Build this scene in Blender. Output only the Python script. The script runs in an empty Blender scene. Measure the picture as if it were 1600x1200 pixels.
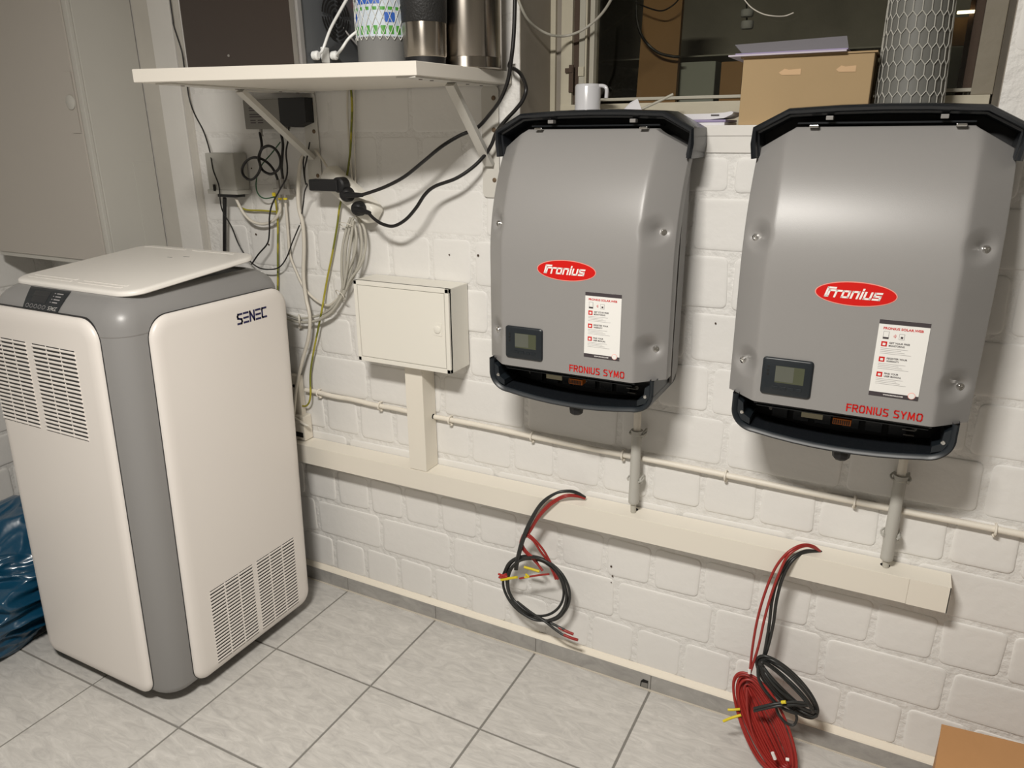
import bpy, bmesh, math, random
from mathutils import Vector, Matrix, noise
random.seed(7)
S = bpy.context.scene
COL = S.collection
PI = math.pi
# ------------------------------------------------------------------ camera
F = 1162.8; YAW = -.4787; PIT = .3252; ROL = -.0070
CAM = Vector((1.4358, -1.5863, 1.3839))
fw = Vector((math.sin(YAW)*math.cos(PIT), math.cos(YAW)*math.cos(PIT), -math.sin(PIT)))
r0 = Vector((math.cos(YAW), -math.sin(YAW), 0)); u0 = r0.cross(fw)
RT = r0*math.cos(ROL)+u0*math.sin(ROL); UP = -r0*math.sin(ROL)+u0*math.cos(ROL)
cd = bpy.data.cameras.new('camera'); cam = bpy.data.objects.new('camera', cd); COL.objects.link(cam)
cd.sensor_width = 36; cd.lens = F*36/1600; cd.clip_start = .02; cd.clip_end = 50
cam.matrix_world = Matrix((( RT.x, UP.x, -fw.x, CAM.x), (RT.y, UP.y, -fw.y, CAM.y), (RT.z, UP.z, -fw.z, CAM.z), (0, 0, 0, 1)))
S.camera = cam
S.view_settings.view_transform = 'Standard'; S.view_settings.look = 'None'
S.view_settings.gamma = 1; S.view_settings.use_curve_mapping = False
S.view_settings.exposure = 0.0
# ------------------------------------------------------------------ light
w = bpy.data.worlds.new('world'); S.world = w; w.use_nodes = True
w.node_tree.nodes['Background'].inputs[0].default_value = (.02, .022, .028, 1)
w.node_tree.nodes['Background'].inputs[1].default_value = .3
LAMP = Vector((.97, -1.60, 2.20))
def area(name, loc, sx, sy, watt, col, rot=(0, 0, 0)):
    l = bpy.data.lights.new(name, 'AREA'); l.shape = 'RECTANGLE'; l.size = sx; l.size_y = sy; l.energy = watt; l.color = col
    o = bpy.data.objects.new(name, l); o.location = loc; o.rotation_euler = rot; COL.objects.link(o); return o
area('ceiling_lamp_light', LAMP, .42, .20, 60, (1, .955, .89))
def ray(px, py): return RT*((px-800)/F)-UP*((py-600)/F)+fw
def at(px, py, y=0.):                       # world point on the plane y = const
    d = ray(px, py); return CAM+d*((y-CAM.y)/d.y)
def atz(px, py, z=0.):
    d = ray(px, py); return CAM+d*((z-CAM.z)/d.z)
def atx(px, py, x=0.):
    d = ray(px, py); return CAM+d*((x-CAM.x)/d.x)
# ------------------------------------------------------------------ materials
def lin(c): return tuple((v/12.92 if v <= .04045 else ((v+.055)/1.055)**2.4) for v in c)
M = {}
def mat(name, col, rough=.5, metal=0., bump=0., bscale=60., var=0., vscale=4., coat=0., spec=None, emit=None, alpha=None, voro=False, trans=0., detail=6.):
    m = bpy.data.materials.new(name); m.use_nodes = True; nt = m.node_tree; N = nt.nodes; L = nt.links
    b = N['Principled BSDF']; b.inputs['Base Color'].default_value = (*col, 1)
    b.inputs['Roughness'].default_value = rough; b.inputs['Metallic'].default_value = metal
    if coat: b.inputs['Coat Weight'].default_value = coat; b.inputs['Coat Roughness'].default_value = .1
    if spec is not None: b.inputs['Specular IOR Level'].default_value = spec
    if trans: b.inputs['Transmission Weight'].default_value = trans
    if emit: b.inputs['Emission Color'].default_value = (*emit[0], 1); b.inputs['Emission Strength'].default_value = emit[1]
    if bump or var:
        tc = N.new('ShaderNodeTexCoord')
    if var:
        n = N.new('ShaderNodeTexNoise'); n.inputs['Scale'].default_value = vscale; n.inputs['Detail'].default_value = detail
        L.new(tc.outputs['Object'], n.inputs['Vector'])
        r = N.new('ShaderNodeMixRGB'); r.inputs[1].default_value = (*[c*(1-var) for c in col], 1); r.inputs[2].default_value = (*[min(1, c*(1+var)) for c in col], 1)
        L.new(n.outputs['Fac'], r.inputs[0]); L.new(r.outputs[0], b.inputs['Base Color'])
    if bump:
        n = N.new('ShaderNodeTexNoise'); n.inputs['Scale'].default_value = bscale; n.inputs['Detail'].default_value = detail
        L.new(tc.outputs['Object'], n.inputs['Vector'])
        bp = N.new('ShaderNodeBump'); bp.inputs['Strength'].default_value = 1.; bp.inputs['Distance'].default_value = bump
        L.new(n.outputs['Fac'], bp.inputs['Height']); L.new(bp.outputs[0], b.inputs['Normal'])
    M[name] = m; return m
WH = (.80, .785, .755)
def wall_paint(name, col, b1, s1, stain):
    m = mat(name, col, .62, bump=b1, bscale=s1)
    nt = m.node_tree; N = nt.nodes; L = nt.links; b = N['Principled BSDF']
    g = N.new('ShaderNodeNewGeometry')
    n = N.new('ShaderNodeTexNoise'); n.inputs['Scale'].default_value = 2.3; n.inputs['Detail'].default_value = 8
    L.new(g.outputs['Position'], n.inputs['Vector'])
    cr = N.new('ShaderNodeValToRGB'); cr.color_ramp.elements[0].position = .35; cr.color_ramp.elements[1].position = .7
    cr.color_ramp.elements[0].color = (*[c*(1-stain) for c in col], 1); cr.color_ramp.elements[1].color = (*col, 1)
    L.new(n.outputs['Fac'], cr.inputs[0])
    n2 = N.new('ShaderNodeTexNoise'); n2.inputs['Scale'].default_value = 55; n2.inputs['Detail'].default_value = 2
    L.new(g.outputs['Position'], n2.inputs['Vector'])
    c2 = N.new('ShaderNodeValToRGB'); c2.color_ramp.elements[0].position = .80; c2.color_ramp.elements[1].position = .83
    c2.color_ramp.elements[0].color = (0, 0, 0, 1); c2.color_ramp.elements[1].color = (1, 1, 1, 1)
    L.new(n2.outputs['Fac'], c2.inputs[0])
    mx = N.new('ShaderNodeMixRGB'); mx.inputs[2].default_value = (.25, .23, .2, 1)
    L.new(c2.outputs[0], mx.inputs[0]); L.new(cr.outputs[0], mx.inputs[1]); L.new(mx.outputs[0], b.inputs['Base Color'])
    return m
wall_paint('brick_paint', WH, .0012, 45, .06)
wall_paint('mortar_paint', (.79, .775, .745), .0055, 55, .07)
wall_paint('plaster', (.78, .76, .72), .0015, 25, .10)
wall_paint('old_plaster', (.66, .63, .57), .0015, 18, .22)
mat('grout', (.22, .21, .19), .9, bump=.001, bscale=200)
mat('grout_light', (.60, .55, .46), .9, bump=.001, bscale=200)
mat('caulk', (.80, .74, .63), .7, bump=.001, bscale=70, var=.05)
def tile_mat():
    m = mat('tile', (.5, .5, .48), .40); nt = m.node_tree; N = nt.nodes; L = nt.links; b = N['Principled BSDF']
    g = N.new('ShaderNodeNewGeometry'); mp = N.new('ShaderNodeMapping'); mp.inputs['Rotation'].default_value = (0, 0, .15); mp.inputs['Scale'].default_value = (8, 24, 12)
    oi = N.new('ShaderNodeObjectInfo'); ad = N.new('ShaderNodeVectorMath'); ad.operation = 'MULTIPLY_ADD'
    L.new(oi.outputs['Random'], ad.inputs[0]); ad.inputs[1].default_value = (7, 3, 5); L.new(g.outputs['Position'], ad.inputs[2])
    L.new(ad.outputs[0], mp.inputs[0])
    n = N.new('ShaderNodeTexNoise'); n.inputs['Scale'].default_value = 1.6; n.inputs['Detail'].default_value = 12; n.inputs['Roughness'].default_value = .68; n.inputs['Distortion'].default_value = 1.4
    L.new(mp.outputs[0], n.inputs['Vector'])
    cr = N.new('ShaderNodeValToRGB'); e = cr.color_ramp.elements
    e[0].position = .33; e[0].color = (.455, .45, .445, 1); e[1].position = .70; e[1].color = (.66, .655, .645, 1)
    x = e.new(.47); x.color = (.535, .53, .52, 1); x = e.new(.56); x.color = (.58, .575, .565, 1)
    for el in e: el.color = (el.color[0], el.color[1]*.975, el.color[2]*.935, 1)
    L.new(n.outputs['Fac'], cr.inputs[0]); L.new(cr.outputs[0], b.inputs['Base Color'])
    bp = N.new('ShaderNodeBump'); bp.inputs['Distance'].default_value = .0006; L.new(n.outputs['Fac'], bp.inputs['Height']); L.new(bp.outputs[0], b.inputs['Normal'])
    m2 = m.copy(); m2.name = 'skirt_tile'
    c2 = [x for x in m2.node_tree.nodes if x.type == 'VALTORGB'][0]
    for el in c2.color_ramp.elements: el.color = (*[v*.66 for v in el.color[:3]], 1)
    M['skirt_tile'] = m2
tile_mat()
mat('white_plastic', (.79, .765, .69), .38, bump=.0001, bscale=400)
mat('duct_plastic', (.78, .735, .645), .42)
mat('unit_white', (.79, .745, .70), .34)
mat('unit_gray', (.26, .255, .25), .36)
mat('unit_dark', (.02, .02, .02), .5)
mat('lid_white', (.84, .81, .76), .35)
mat('cabinet_paint', (.49, .455, .41), .42)
mat('cabinet_side_lit', (.54, .525, .48), .42, var=.03)  # light on the cabinet side put into a paler, greener colour than the door
mat('inv_gray', (.272, .264, .256), .36, bump=.00012, bscale=900)
mat('inv_side', (.23, .22, .21), .45)
mat('black_plastic', (.012, .014, .017), .26)
mat('black_matte', (.006, .006, .007), .55)
mat('anthracite', (.011, .015, .019), .40)
mat('lcd', (.075, .082, .050), .18)
mat('lcd_painted_glare', (.11, .115, .095), .15)  # paler screen tone, a reflection put into the colour
mat('red', lin((.80, .06, .03)), .4)
mat('red_dark', lin((.68, .18, .15)), .4)
mat('text_dark', (.05, .04, .045), .5)
mat('text_gray', (.34, .33, .33), .6)
mat('sticker', (.80, .79, .76), .45)
mat('pink', lin((.93, .60, .55)), .5)
mat('white_print', (.85, .83, .80), .4)
mat('steel', (.62, .60, .57), .28, metal=1.)
mat('brushed_steel', (.46, .42, .37), .27, metal=1.)
m = M['brushed_steel']; b = m.node_tree.nodes['Principled BSDF']; b.inputs['Anisotropic'].default_value = .85; b.inputs['Roughness'].default_value = .26; b.inputs['Anisotropic Rotation'].default_value = .25
tn = m.node_tree.nodes.new('ShaderNodeTangent'); tn.direction_type = 'RADIAL'; tn.axis = 'Z'; m.node_tree.links.new(tn.outputs[0], b.inputs['Tangent'])
mat('chrome', (.75, .74, .72), .15, metal=1.)
mat('zinc', (.42, .40, .37), .45, metal=.8)
mat('amp_metal', (.21, .20, .18), .5, metal=.3)
mat('orange', lin((.85, .45, .08)), .5)
mat('label_beige', lin((.72, .69, .58)), .6)
mat('shelf_white', (.72, .68, .61), .45, var=.02)
mat('bracket_white', (.62, .60, .55), .4)
mat('bronze_glass', (.035, .026, .021), .16)
mat('device_gray', (.10, .105, .11), .45)
mat('led_red', (.6, .02, .02), .4, emit=((1, .03, .02), 3.))
mat('cable_black', (.010, .009, .009), .38)
mat('cable_white', (.66, .62, .54), .45)
mat('cable_gray', (.46, .44, .38), .45)
mat('cable_red', lin((.60, .17, .15)), .38)
mat('cable_dc_black', (.022, .023, .022), .40)
mat('yellow', lin((.86, .78, .16)), .45)
mat('yellow_green', lin((.58, .58, .12)), .45)
mat('green', lin((.13, .32, .20)), .45)
mat('navy', lin((.09, .09, .30)), .4)
mat('pipe_gray', (.46, .45, .41), .40)
mat('conduit_paint', (.76, .71, .62), .5, bump=.001, bscale=50, var=.06, vscale=30)
mat('frame_paint', (.50, .46, .355), .5, bump=.0008, bscale=40, var=.15, vscale=14)
mat('frame_paint_dark', (.24, .21, .155), .5, bump=.0008, bscale=40, var=.15, vscale=14)  # darker copy of frame_paint, right post only
mat('frame_gray', (.42, .40, .33), .45, bump=.0005, bscale=40, var=.06)
mat('rust', (.07, .045, .03), .8, bump=.001, bscale=90)
mat('reveal', (.27, .24, .20), .7, bump=.001, bscale=30, var=.08)
mat('cardboard', lin((.68, .58, .43)), .75, var=.05, vscale=9, bump=.0003, bscale=70)
mat('cardboard_dark', lin((.70, .52, .34)), .75, var=.06, vscale=14, bump=.0004, bscale=70)
mat('tape', lin((.80, .66, .49)), .5)
mat('mug', (.66, .66, .68), .22, coat=.4)
mat('paper', (.68, .67, .70), .6)
mat('paper_gray', (.25, .24, .27), .55)
mat('paper_purple', (.30, .25, .42), .5)
mat('paper_edge', (.55, .5, .58), .6)
mat('wood_board', lin((.62, .47, .30)), .7, var=.2, vscale=6, bump=.0006, bscale=30)
mat('dark_wood', lin((.34, .24, .17)), .7, var=.2, vscale=8)
mat('shaft_concrete', (.37, .35, .30), .9, bump=.004, bscale=18, var=.35, vscale=7)
mat('shaft_ledge', (.42, .41, .36), .9, bump=.003, bscale=20, var=.2, vscale=9)
mat('gray_block', (.5, .5, .5), .7, var=.1)
mat('greenish', (.34, .36, .32), .7, var=.1)
mat('reflected_lamp_glow', (1, .9, .7), .5, emit=((1, .86, .55), 3.5))  # glow for a lamp mirrored in the window pane
mat('mesh_wire', (.55, .54, .49), .45)
mat('tube_gray', (.17, .17, .155), .55, var=.1)
mat('tube_plastic', (.21, .21, .205), .4)
mat('net_white', (.68, .68, .64), .45)
mat('blue_print', lin((.20, .38, .72)), .5)
mat('green_print', lin((.30, .60, .22)), .5)
mat('pale_print', lin((.78, .82, .86)), .5)
mat('knurl_black', (.02, .02, .02), .5, bump=.002, bscale=260)
mat('ceiling_paint', (.42, .40, .37), .8)
mat('far_wall', (.20, .19, .17), .8)
mat('floor_slab', (.3, .3, .29), .8)
mat('clear_plug', (.80, .80, .78), .3)
mat('screw_rust', (.20, .14, .09), .6, metal=.6)
mat('black_hole', (.006, .005, .004), .9)
m = mat('blue_film', (.004, .052, .105), .30, coat=.4, bump=.0025, bscale=14, detail=3)
# window glass: clear sheet, reflection by fresnel
m = bpy.data.materials.new('glass'); m.use_nodes = True; nt = m.node_tree; nt.nodes.clear()
o = nt.nodes.new('ShaderNodeOutputMaterial'); mx = nt.nodes.new('ShaderNodeMixShader'); t = nt.nodes.new('ShaderNodeBsdfTransparent'); g = nt.nodes.new('ShaderNodeBsdfGlossy'); fr = nt.nodes.new('ShaderNodeFresnel')
t.inputs[0].default_value = (.86, .86, .82, 1); g.inputs['Roughness'].default_value = .02; fr.inputs['IOR'].default_value = 1.5
nt.links.new(fr.outputs[0], mx.inputs[0]); nt.links.new(t.outputs[0], mx.inputs[1]); nt.links.new(g.outputs[0], mx.inputs[2]); nt.links.new(mx.outputs[0], o.inputs[0]); M['glass'] = m
# yellow-green striped earth wire
def stripe(name, a, b, sc):
    m = mat(name, a, .45); N = m.node_tree.nodes; L = m.node_tree.links
    tc = N.new('ShaderNodeTexCoord'); n = N.new('ShaderNodeTexNoise'); n.inputs['Scale'].default_value = sc; L.new(tc.outputs['Object'], n.inputs['Vector'])
    cr = N.new('ShaderNodeValToRGB'); cr.color_ramp.elements[0].position = .5; cr.color_ramp.elements[1].position = .53
    cr.color_ramp.elements[0].color = (*a, 1); cr.color_ramp.elements[1].color = (*b, 1); L.new(n.outputs['Fac'], cr.inputs[0]); L.new(cr.outputs[0], N['Principled BSDF'].inputs['Base Color'])
stripe('earth_wire', lin((.66, .62, .20)), lin((.47, .48, .15)), 14)
# ------------------------------------------------------------------ helpers
ORG = {}
SHEAR = set()
def link(o): COL.objects.link(o); return o
def tag(o, label=None, cat=None, group=None, kind=None):
    if label: o['label'] = label
    if cat: o['category'] = cat
    if group: o['group'] = group
    if kind: o['kind'] = kind
    return o
def thing(name, label, cat, loc=(0, 0, 0), group=None, rot=None, local=False):
    o = link(bpy.data.objects.new(name, None)); o.location = loc; o.empty_display_size = .02
    if rot: o.rotation_euler = rot
    ORG[o.name] = Vector((0, 0, 0)) if local else Vector(loc)
    return tag(o, label, cat, group)
class MB:
    def __init__(s): s.v = []; s.f = []
    def add(s, vs, fs):
        n = len(s.v); s.v += [Vector(v) for v in vs]; s.f += [tuple(i+n for i in f) for f in fs]; return s
    def box(s, a, b, bev=0.):
        x0, y0, z0 = a; x1, y1, z1 = b
        if bev <= 0:
            vs = [(x0, y0, z0), (x1, y0, z0), (x1, y1, z0), (x0, y1, z0), (x0, y0, z1), (x1, y0, z1), (x1, y1, z1), (x0, y1, z1)]
            return s.add(vs, [(0, 3, 2, 1), (4, 5, 6, 7), (0, 1, 5, 4), (1, 2, 6, 5), (2, 3, 7, 6), (3, 0, 4, 7)])
        bm = bmesh.new(); bmesh.ops.create_cube(bm, size=1)
        for v in bm.verts: v.co = Vector(((x0+x1)/2+v.co.x*(x1-x0), (y0+y1)/2+v.co.y*(y1-y0), (z0+z1)/2+v.co.z*(z1-z0)))
        bmesh.ops.bevel(bm, geom=bm.edges[:], offset=bev, segments=2, affect='EDGES', profile=.6)
        bm.verts.index_update(); s.add([v.co.copy() for v in bm.verts], [[v.index for v in f.verts] for f in bm.faces]); bm.free(); return s
    def prism(s, poly, d):                 # closed polygon (list of 3D points) swept by vector d
        n = len(poly); d = Vector(d); P = [Vector(p) for p in poly]
        return s.add(P+[p+d for p in P], [tuple(range(n))[::-1], tuple(range(n, 2*n))]+[(i, (i+1) % n, n+(i+1) % n, n+i) for i in range(n)])
    def tube(s, pts, r, seg=8, cap=True, smooth=True, sub=7):
        P = [Vector(p) for p in pts]
        if smooth and len(P) > 2:
            Q = []
            E = [P[0]*2-P[1]]+P+[P[-1]*2-P[-2]]
            for i in range(1, len(E)-2):
                a, b, c, d = E[i-1:i+3]
                for k in range(sub):
                    t = k/sub; Q.append(.5*((2*b)+(c-a)*t+(2*a-5*b+4*c-d)*t*t+(3*b-a-3*c+d)*t**3))
            Q.append(P[-1]); P = Q
        n = len(P); rs = r if isinstance(r, (list, tuple)) else None
        T = [(P[min(i+1, n-1)]-P[max(i-1, 0)]).normalized() for i in range(n)]
        a = Vector((0, 0, 1)) if abs(T[0].z) < .9 else Vector((1, 0, 0)); N = T[0].cross(a).normalized()
        vs = []; fs = []
        for i in range(n):
            N = (N-T[i]*N.dot(T[i])).normalized(); B = T[i].cross(N); rr = r if rs is None else rs[0]+(rs[1]-rs[0])*i/(n-1)
            for k in range(seg): vs.append(P[i]+(N*math.cos(2*PI*k/seg)+B*math.sin(2*PI*k/seg))*rr)
        for i in range(n-1):
            for k in range(seg): fs.append((i*seg+k, i*seg+(k+1) % seg, (i+1)*seg+(k+1) % seg, (i+1)*seg+k))
        if cap: fs += [tuple(range(seg))[::-1], tuple((n-1)*seg+k for k in range(seg))]
        return s.add(vs, fs)
    def lathe(s, prof, c, ax=(0, 0, 1), seg=32):   # prof: list of (radius, height) along axis
        ax = Vector(ax).normalized(); a = Vector((1, 0, 0)) if abs(ax.x) < .9 else Vector((0, 1, 0)); N = ax.cross(a).normalized(); B = ax.cross(N); c = Vector(c)
        vs = []; fs = []
        for r, h in prof:
            for k in range(seg): vs.append(c+ax*h+(N*math.cos(2*PI*k/seg)+B*math.sin(2*PI*k/seg))*max(r, 1e-5))
        for i in range(len(prof)-1):
            for k in range(seg): fs.append((i*seg+k, i*seg+(k+1) % seg, (i+1)*seg+(k+1) % seg, (i+1)*seg+k))
        fs += [tuple(range(seg))[::-1], tuple((len(prof)-1)*seg+k for k in range(seg))]
        return s.add(vs, fs)
    def bar(s, a, b, wd, th, side):           # flat bar from a to b, wd along `side`
        a = Vector(a); b = Vector(b); sd = Vector(side).normalized()*wd/2; n = (b-a).cross(sd).normalized()*th
        return s.prism([a-sd, a+sd, b+sd, b-sd], n)
    def build(s, name, m, parent=None, smooth=None, kind=None, local=False, off=None, sep=False):
        if sep:                                # every loose piece becomes an object of its own
            pr = list(range(len(s.v)))
            def fd(a):
                while pr[a] != a: pr[a] = pr[pr[a]]; a = pr[a]
                return a
            for f in s.f:
                for k in f[1:]: pr[fd(k)] = fd(f[0])
            gr = {}
            for f in s.f: gr.setdefault(fd(f[0]), []).append(f)
            for fs in gr.values():
                ids = sorted({i for f in fs for i in f}); mp = {i: k for k, i in enumerate(ids)}
                b = MB(); b.v = [s.v[i] for i in ids]; b.f = [tuple(mp[i] for i in f) for f in fs]; r = b.build(name, m, parent, smooth, kind)
            return r
        me = bpy.data.meshes.new(name); o = ORG.get(parent.name, Vector()) if parent else Vector()
        if off is not None: o = Vector(off)
        V_ = [v-o for v in s.v]
        if parent and parent.name in SHEAR: V_ = [Vector((v.x, v.y+.035*v.z, v.z)) for v in V_]
        me.from_pydata(V_, [], s.f); me.update()
        bm = bmesh.new(); bm.from_mesh(me); bmesh.ops.recalc_face_normals(bm, faces=bm.faces); bm.to_mesh(me); bm.free()
        if m: me.materials.append(M[m])
        if smooth:
            for p in me.polygons: p.use_smooth = True
            try: me.set_sharp_from_angle(angle=math.radians(smooth))
            except Exception: pass
        ob = link(bpy.data.objects.new(name, me))
        if parent:
            if parent.name in SHEAR: SHEAR.add(ob.name)
            ob.parent = parent; ORG[ob.name] = Vector(ORG.get(parent.name, Vector()))
        else: ORG[ob.name] = Vector()
        if off is not None: ob.location = off
        if kind: ob['kind'] = kind
        return ob
def rrect(x0, z0, x1, z1, r, n=6):
    if not isinstance(r, (list, tuple)): r = [r]*4
    out = []
    for (cx, cz, rr, a0) in ((x1-r[0], z0+r[0], r[0], -PI/2), (x1-r[1], z1-r[1], r[1], 0), (x0+r[2], z1-r[2], r[2], PI/2), (x0+r[3], z0+r[3], r[3], PI)):
        for k in range(n+1): a = a0+PI/2*k/n; out.append((cx+rr*math.cos(a), cz+rr*math.sin(a)))
    return out
def pillow(mb, rings):                     # rings: list of lists of 3D points of equal count; closes ends
    n = len(rings[0]); vs = [Vector(p) for r in rings for p in r]; fs = []
    for i in range(len(rings)-1):
        for k in range(n): fs.append((i*n+k, i*n+(k+1) % n, (i+1)*n+(k+1) % n, (i+1)*n+k))
    fs += [tuple(range(n))[::-1], tuple((len(rings)-1)*n+k for k in range(n))]
    mb.add(vs, fs); return mb
def text(body, size, width, m, parent, name, org, ux, uz, bold=.012, sub=0.0002, shear=0., kern=1.):
    """lettering laid on a surface: org = left baseline, ux = reading direction, uz = up; width = total width"""
    c = bpy.data.curves.new(name, 'FONT'); c.body = body; c.size = 1; c.offset = bold; c.extrude = 0; c.shear = shear; c.space_character = kern; c.resolution_u = 3
    t = bpy.data.objects.new('tmp', c); COL.objects.link(t)
    dg = bpy.context.evaluated_depsgraph_get(); me = bpy.data.meshes.new_from_object(t.evaluated_get(dg)); bpy.data.objects.remove(t); bpy.data.curves.remove(c)
    xs = [v.co.x for v in me.vertices]; ys = [v.co.y for v in me.vertices]; x0, x1 = min(xs), max(xs); y1 = max(ys)
    ux = Vector(ux).normalized(); uz = Vector(uz).normalized(); nn = ux.cross(uz); po = ORG.get(parent.name, Vector())
    sx = width/(x1-x0); sy = size/y1
    for v in me.vertices: v.co = Vector(org)+ux*((v.co.x-x0)*sx)+uz*(v.co.y*sy)+nn*sub-po
    me.materials.append(M[m]); o = link(bpy.data.objects.new(name, me)); o.parent = parent; ORG[o.name] = po; return o
def strokes(mb, paths, wd, org, ux, uz, n, sh=0.):     # polyline lettering in a local (u,v) plane, slanted by sh
    ux = Vector(ux); uz = Vector(uz); n = Vector(n); org = Vector(org)
    for path in paths:
        for i in range(len(path)-1):
            a = Vector(path[i]); b = Vector(path[i+1]); d = (b-a).normalized(); e = Vector((-d.y, d.x))*wd/2; ex = d*wd/2
            a2 = a-ex; b2 = b+ex
            q = [a2-e, b2-e, b2+e, a2+e]
            mb.add([org+ux*(p.x+sh*p.y)+uz*p.y+n for p in q], [(0, 1, 2, 3)])
def dup(root, loc, label=None):
    def cp(o, par):
        c = o.copy(); link(c); c.parent = par
        for ch in list(o.children): cp(ch, c)
        return c
    kids = list(root.children); r = root.copy(); link(r); r.location = loc
    if label: r['label'] = label
    for k in kids: cp(k, r)
    return r
# ================================================================== SETTING
XL = -1.22; XR = 2.75; YF = -3.4; ZC = 2.40
WX0, WX1, WZ0, WZ1 = .635, 1.553, 1.397, 2.05      # window opening
def struct(name, mb, m, parent=None, smooth=None): return mb.build(name, m, parent, smooth, kind=None if parent else 'structure')
floor = struct('floor', MB().box((XL, YF, -.06), (XR, 0, -.0025)), 'grout')
T = .3323; FX0 = .023; FY0 = -.3298
tm = {}
for i in range(-4, 9):
    for j in range(0, 10):
        x0 = FX0+i*T; x1 = x0+T; y1 = FY0-(j-1)*T if j else -.0125; y0 = FY0-(j-1)*T-T if j else FY0
        x0 = max(x0, XL+.002); x1 = min(x1, XR); y0 = max(y0, YF)
        if x1-x0 < .03 or y1-y0 < .03: continue
        g = .0028; key = (round(x1-x0, 3), round(y1-y0, 3))
        cx, cy = (x0+x1)/2, (y0+y1)/2
        if key not in tm:
            wx, wy = (x1-x0)/2-g, (y1-y0)/2-g; mb = MB()
            pillow(mb, [[(-wx, -wy, -.004), (wx, -wy, -.004), (wx, wy, -.004), (-wx, wy, -.004)], [(-wx, -wy, -.001), (wx, -wy, -.001), (wx, wy, -.001), (-wx, wy, -.001)], [(-wx+.001, -wy+.001, 0), (wx-.001, -wy+.001, 0), (wx-.001, wy-.001, 0), (-wx+.001, wy-.001, 0)]])
            o = mb.build('tile', 'tile', floor); tm[key] = o.data
        else: o = link(bpy.data.objects.new('tile', tm[key])); o.parent = floor
        o.location = (cx, cy, 0)
# pale grout line under the skirting and near the wall
struct('trim_3', MB().box((XL+.01, -.0165, -.002), (XR, -.0115, .0012)), 'grout_light')
# back wall with window opening
mb = MB(); Y0 = .004
mb.box((XL, Y0, 0), (WX0, .24, ZC)); mb.box((WX1, Y0, 0), (XR, .24, ZC)); mb.box((WX0, Y0, 0), (WX1, .24, WZ0-.022)); mb.box((WX0, Y0, WZ1), (WX1, .24, ZC))
wall = struct('wall_back', mb, 'mortar_paint')
bk = {}
def brick(x0, x1, z0, z1, flat=0., parent=wall, left=False):
    wd = round((x1-x0)/2, 4); ht = round((z1-z0)/2, 4); var = random.randrange(3) if wd > .04 else 0; key = (wd, ht, var, left)
    if key not in bk:
        rs = random.Random(hash((wd, ht, var)) & 1023); mb = MB(); rings = []
        for ins, y in ((0, .001), (.0005, -.002), (.003, -.0034), (.007, -.0040), (.011, -.0040)):
            rg = rrect(-wd+ins, -ht+ins, wd-ins, ht-ins, max(.002, .013-ins), 3)
            rings.append([(a, y, b) for a, b in rg])
        J4 = [(rs.uniform(-.0022, .0022), rs.uniform(-.0022, .0022)) for _ in range(4)]; J = [J4[i//4] for i in range(len(rings[0]))]
        rings = [[(p[0]+j[0], p[1], p[2]+j[1]) for p, j in zip(r, J)] for r in rings]
        if left: rings = [[(-p[1], p[0], p[2]) for p in r] for r in rings]
        pillow(mb, rings); o = mb.build('brick', 'brick_paint', parent, smooth=60); bk[key] = o.data
    else: o = link(bpy.data.objects.new('brick', bk[key])); o.parent = parent
    if left: o.location = (XL, (x0+x1)/2, (z0+z1)/2); o.scale = (1-flat, 1, 1)
    else: o.location = ((x0+x1)/2, Y0+.0, (z0+z1)/2); o.scale = (1, 1-flat, 1)
rows = [(.058, .164, 'h', .0925), (.178, .290, 's', .161), (.303, .409, 'h', .001), (.423, .530, 's', .06), (.544, .649, 'h', .109), (.663, .773, 's', .15), (.787, .891, 'h', .108), (.905, 1.011, 's', .049),
        (1.025, 1.133, 'h', .006), (1.147, 1.253, 's', .04), (1.267, 1.375, 'h', .114), (1.389, 1.495, 's', .09), (1.509, 1.615, 'h', .02), (1.629, 1.735, 's', .15), (1.749, 1.86, 'h', .0)]
for z0, z1, k, off in rows:
    P = .125 if k == 'h' else .25; i = math.ceil((-.60-off)/P)-1
    xlo = -.595 if z1 < 1.05 else -.405
    while off+i*P < 1.92:
        a = off+i*P+.0065; b = off+(i+1)*P-.0065; i += 1
        a = max(a, xlo); b = min(b, 1.93)
        if b-a < .03: continue
        z1b = z1
        if z1 > 1.26 and b > WX0-.008 and a < WX1+.008:
            if z0 < 1.28: z1b = 1.336 if not (b > WX1+.02 or a < WX0-.02) else z1
            if z0 > 1.3:
                if a < WX0-.04: b = WX0-.006
                elif b > WX1+.04: a = WX1+.006
                else: continue
        fl = random.uniform(.30, .62)
        if z0 > 1.0 and b < .66: fl = .55 if z0 < 1.14 else .78
        if 1.0 < z0 < 1.30 and .6 < a: fl = random.uniform(.35, .6)
        if z0 > 1.36: fl = .7
        brick(a, b, z0, z1b, fl)
mb = MB()
for z0, z1, k, off in rows:
    P = .125 if k == 'h' else .25; i = math.floor((1.93-off)/P)
    while off+i*P < XR:
        a = max(off+i*P+.0065, 1.937); b = min(off+(i+1)*P-.0065, XR); i += 1
        if b-a > .03: mb.box((a, .0016, z0), (b, .005, z1), .001)
mb.build('brick_field', 'brick_paint', wall, kind='stuff')
# smooth plaster band below the sill
MB().box((WX0+.004, .0005, 1.3435), (WX1-.004, .006, 1.3755), .001).build('plaster_band', 'plaster', wall)
# bare stained plaster strip beside the cabinet, and flat vertical cover strip
MB().box((-.596, .0005, 1.05), (-.521, .006, ZC-.01)).build('plaster_patch', 'old_plaster', wall)
struct('trim_2', MB().box((-.520, -.008, .95), (-.433, .004, ZC-.01), .0015), 'plaster')
struct('trim_4', MB().box((-.431, -.004, .95), (-.408, .004, ZC-.01), .001), 'old_plaster')
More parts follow.
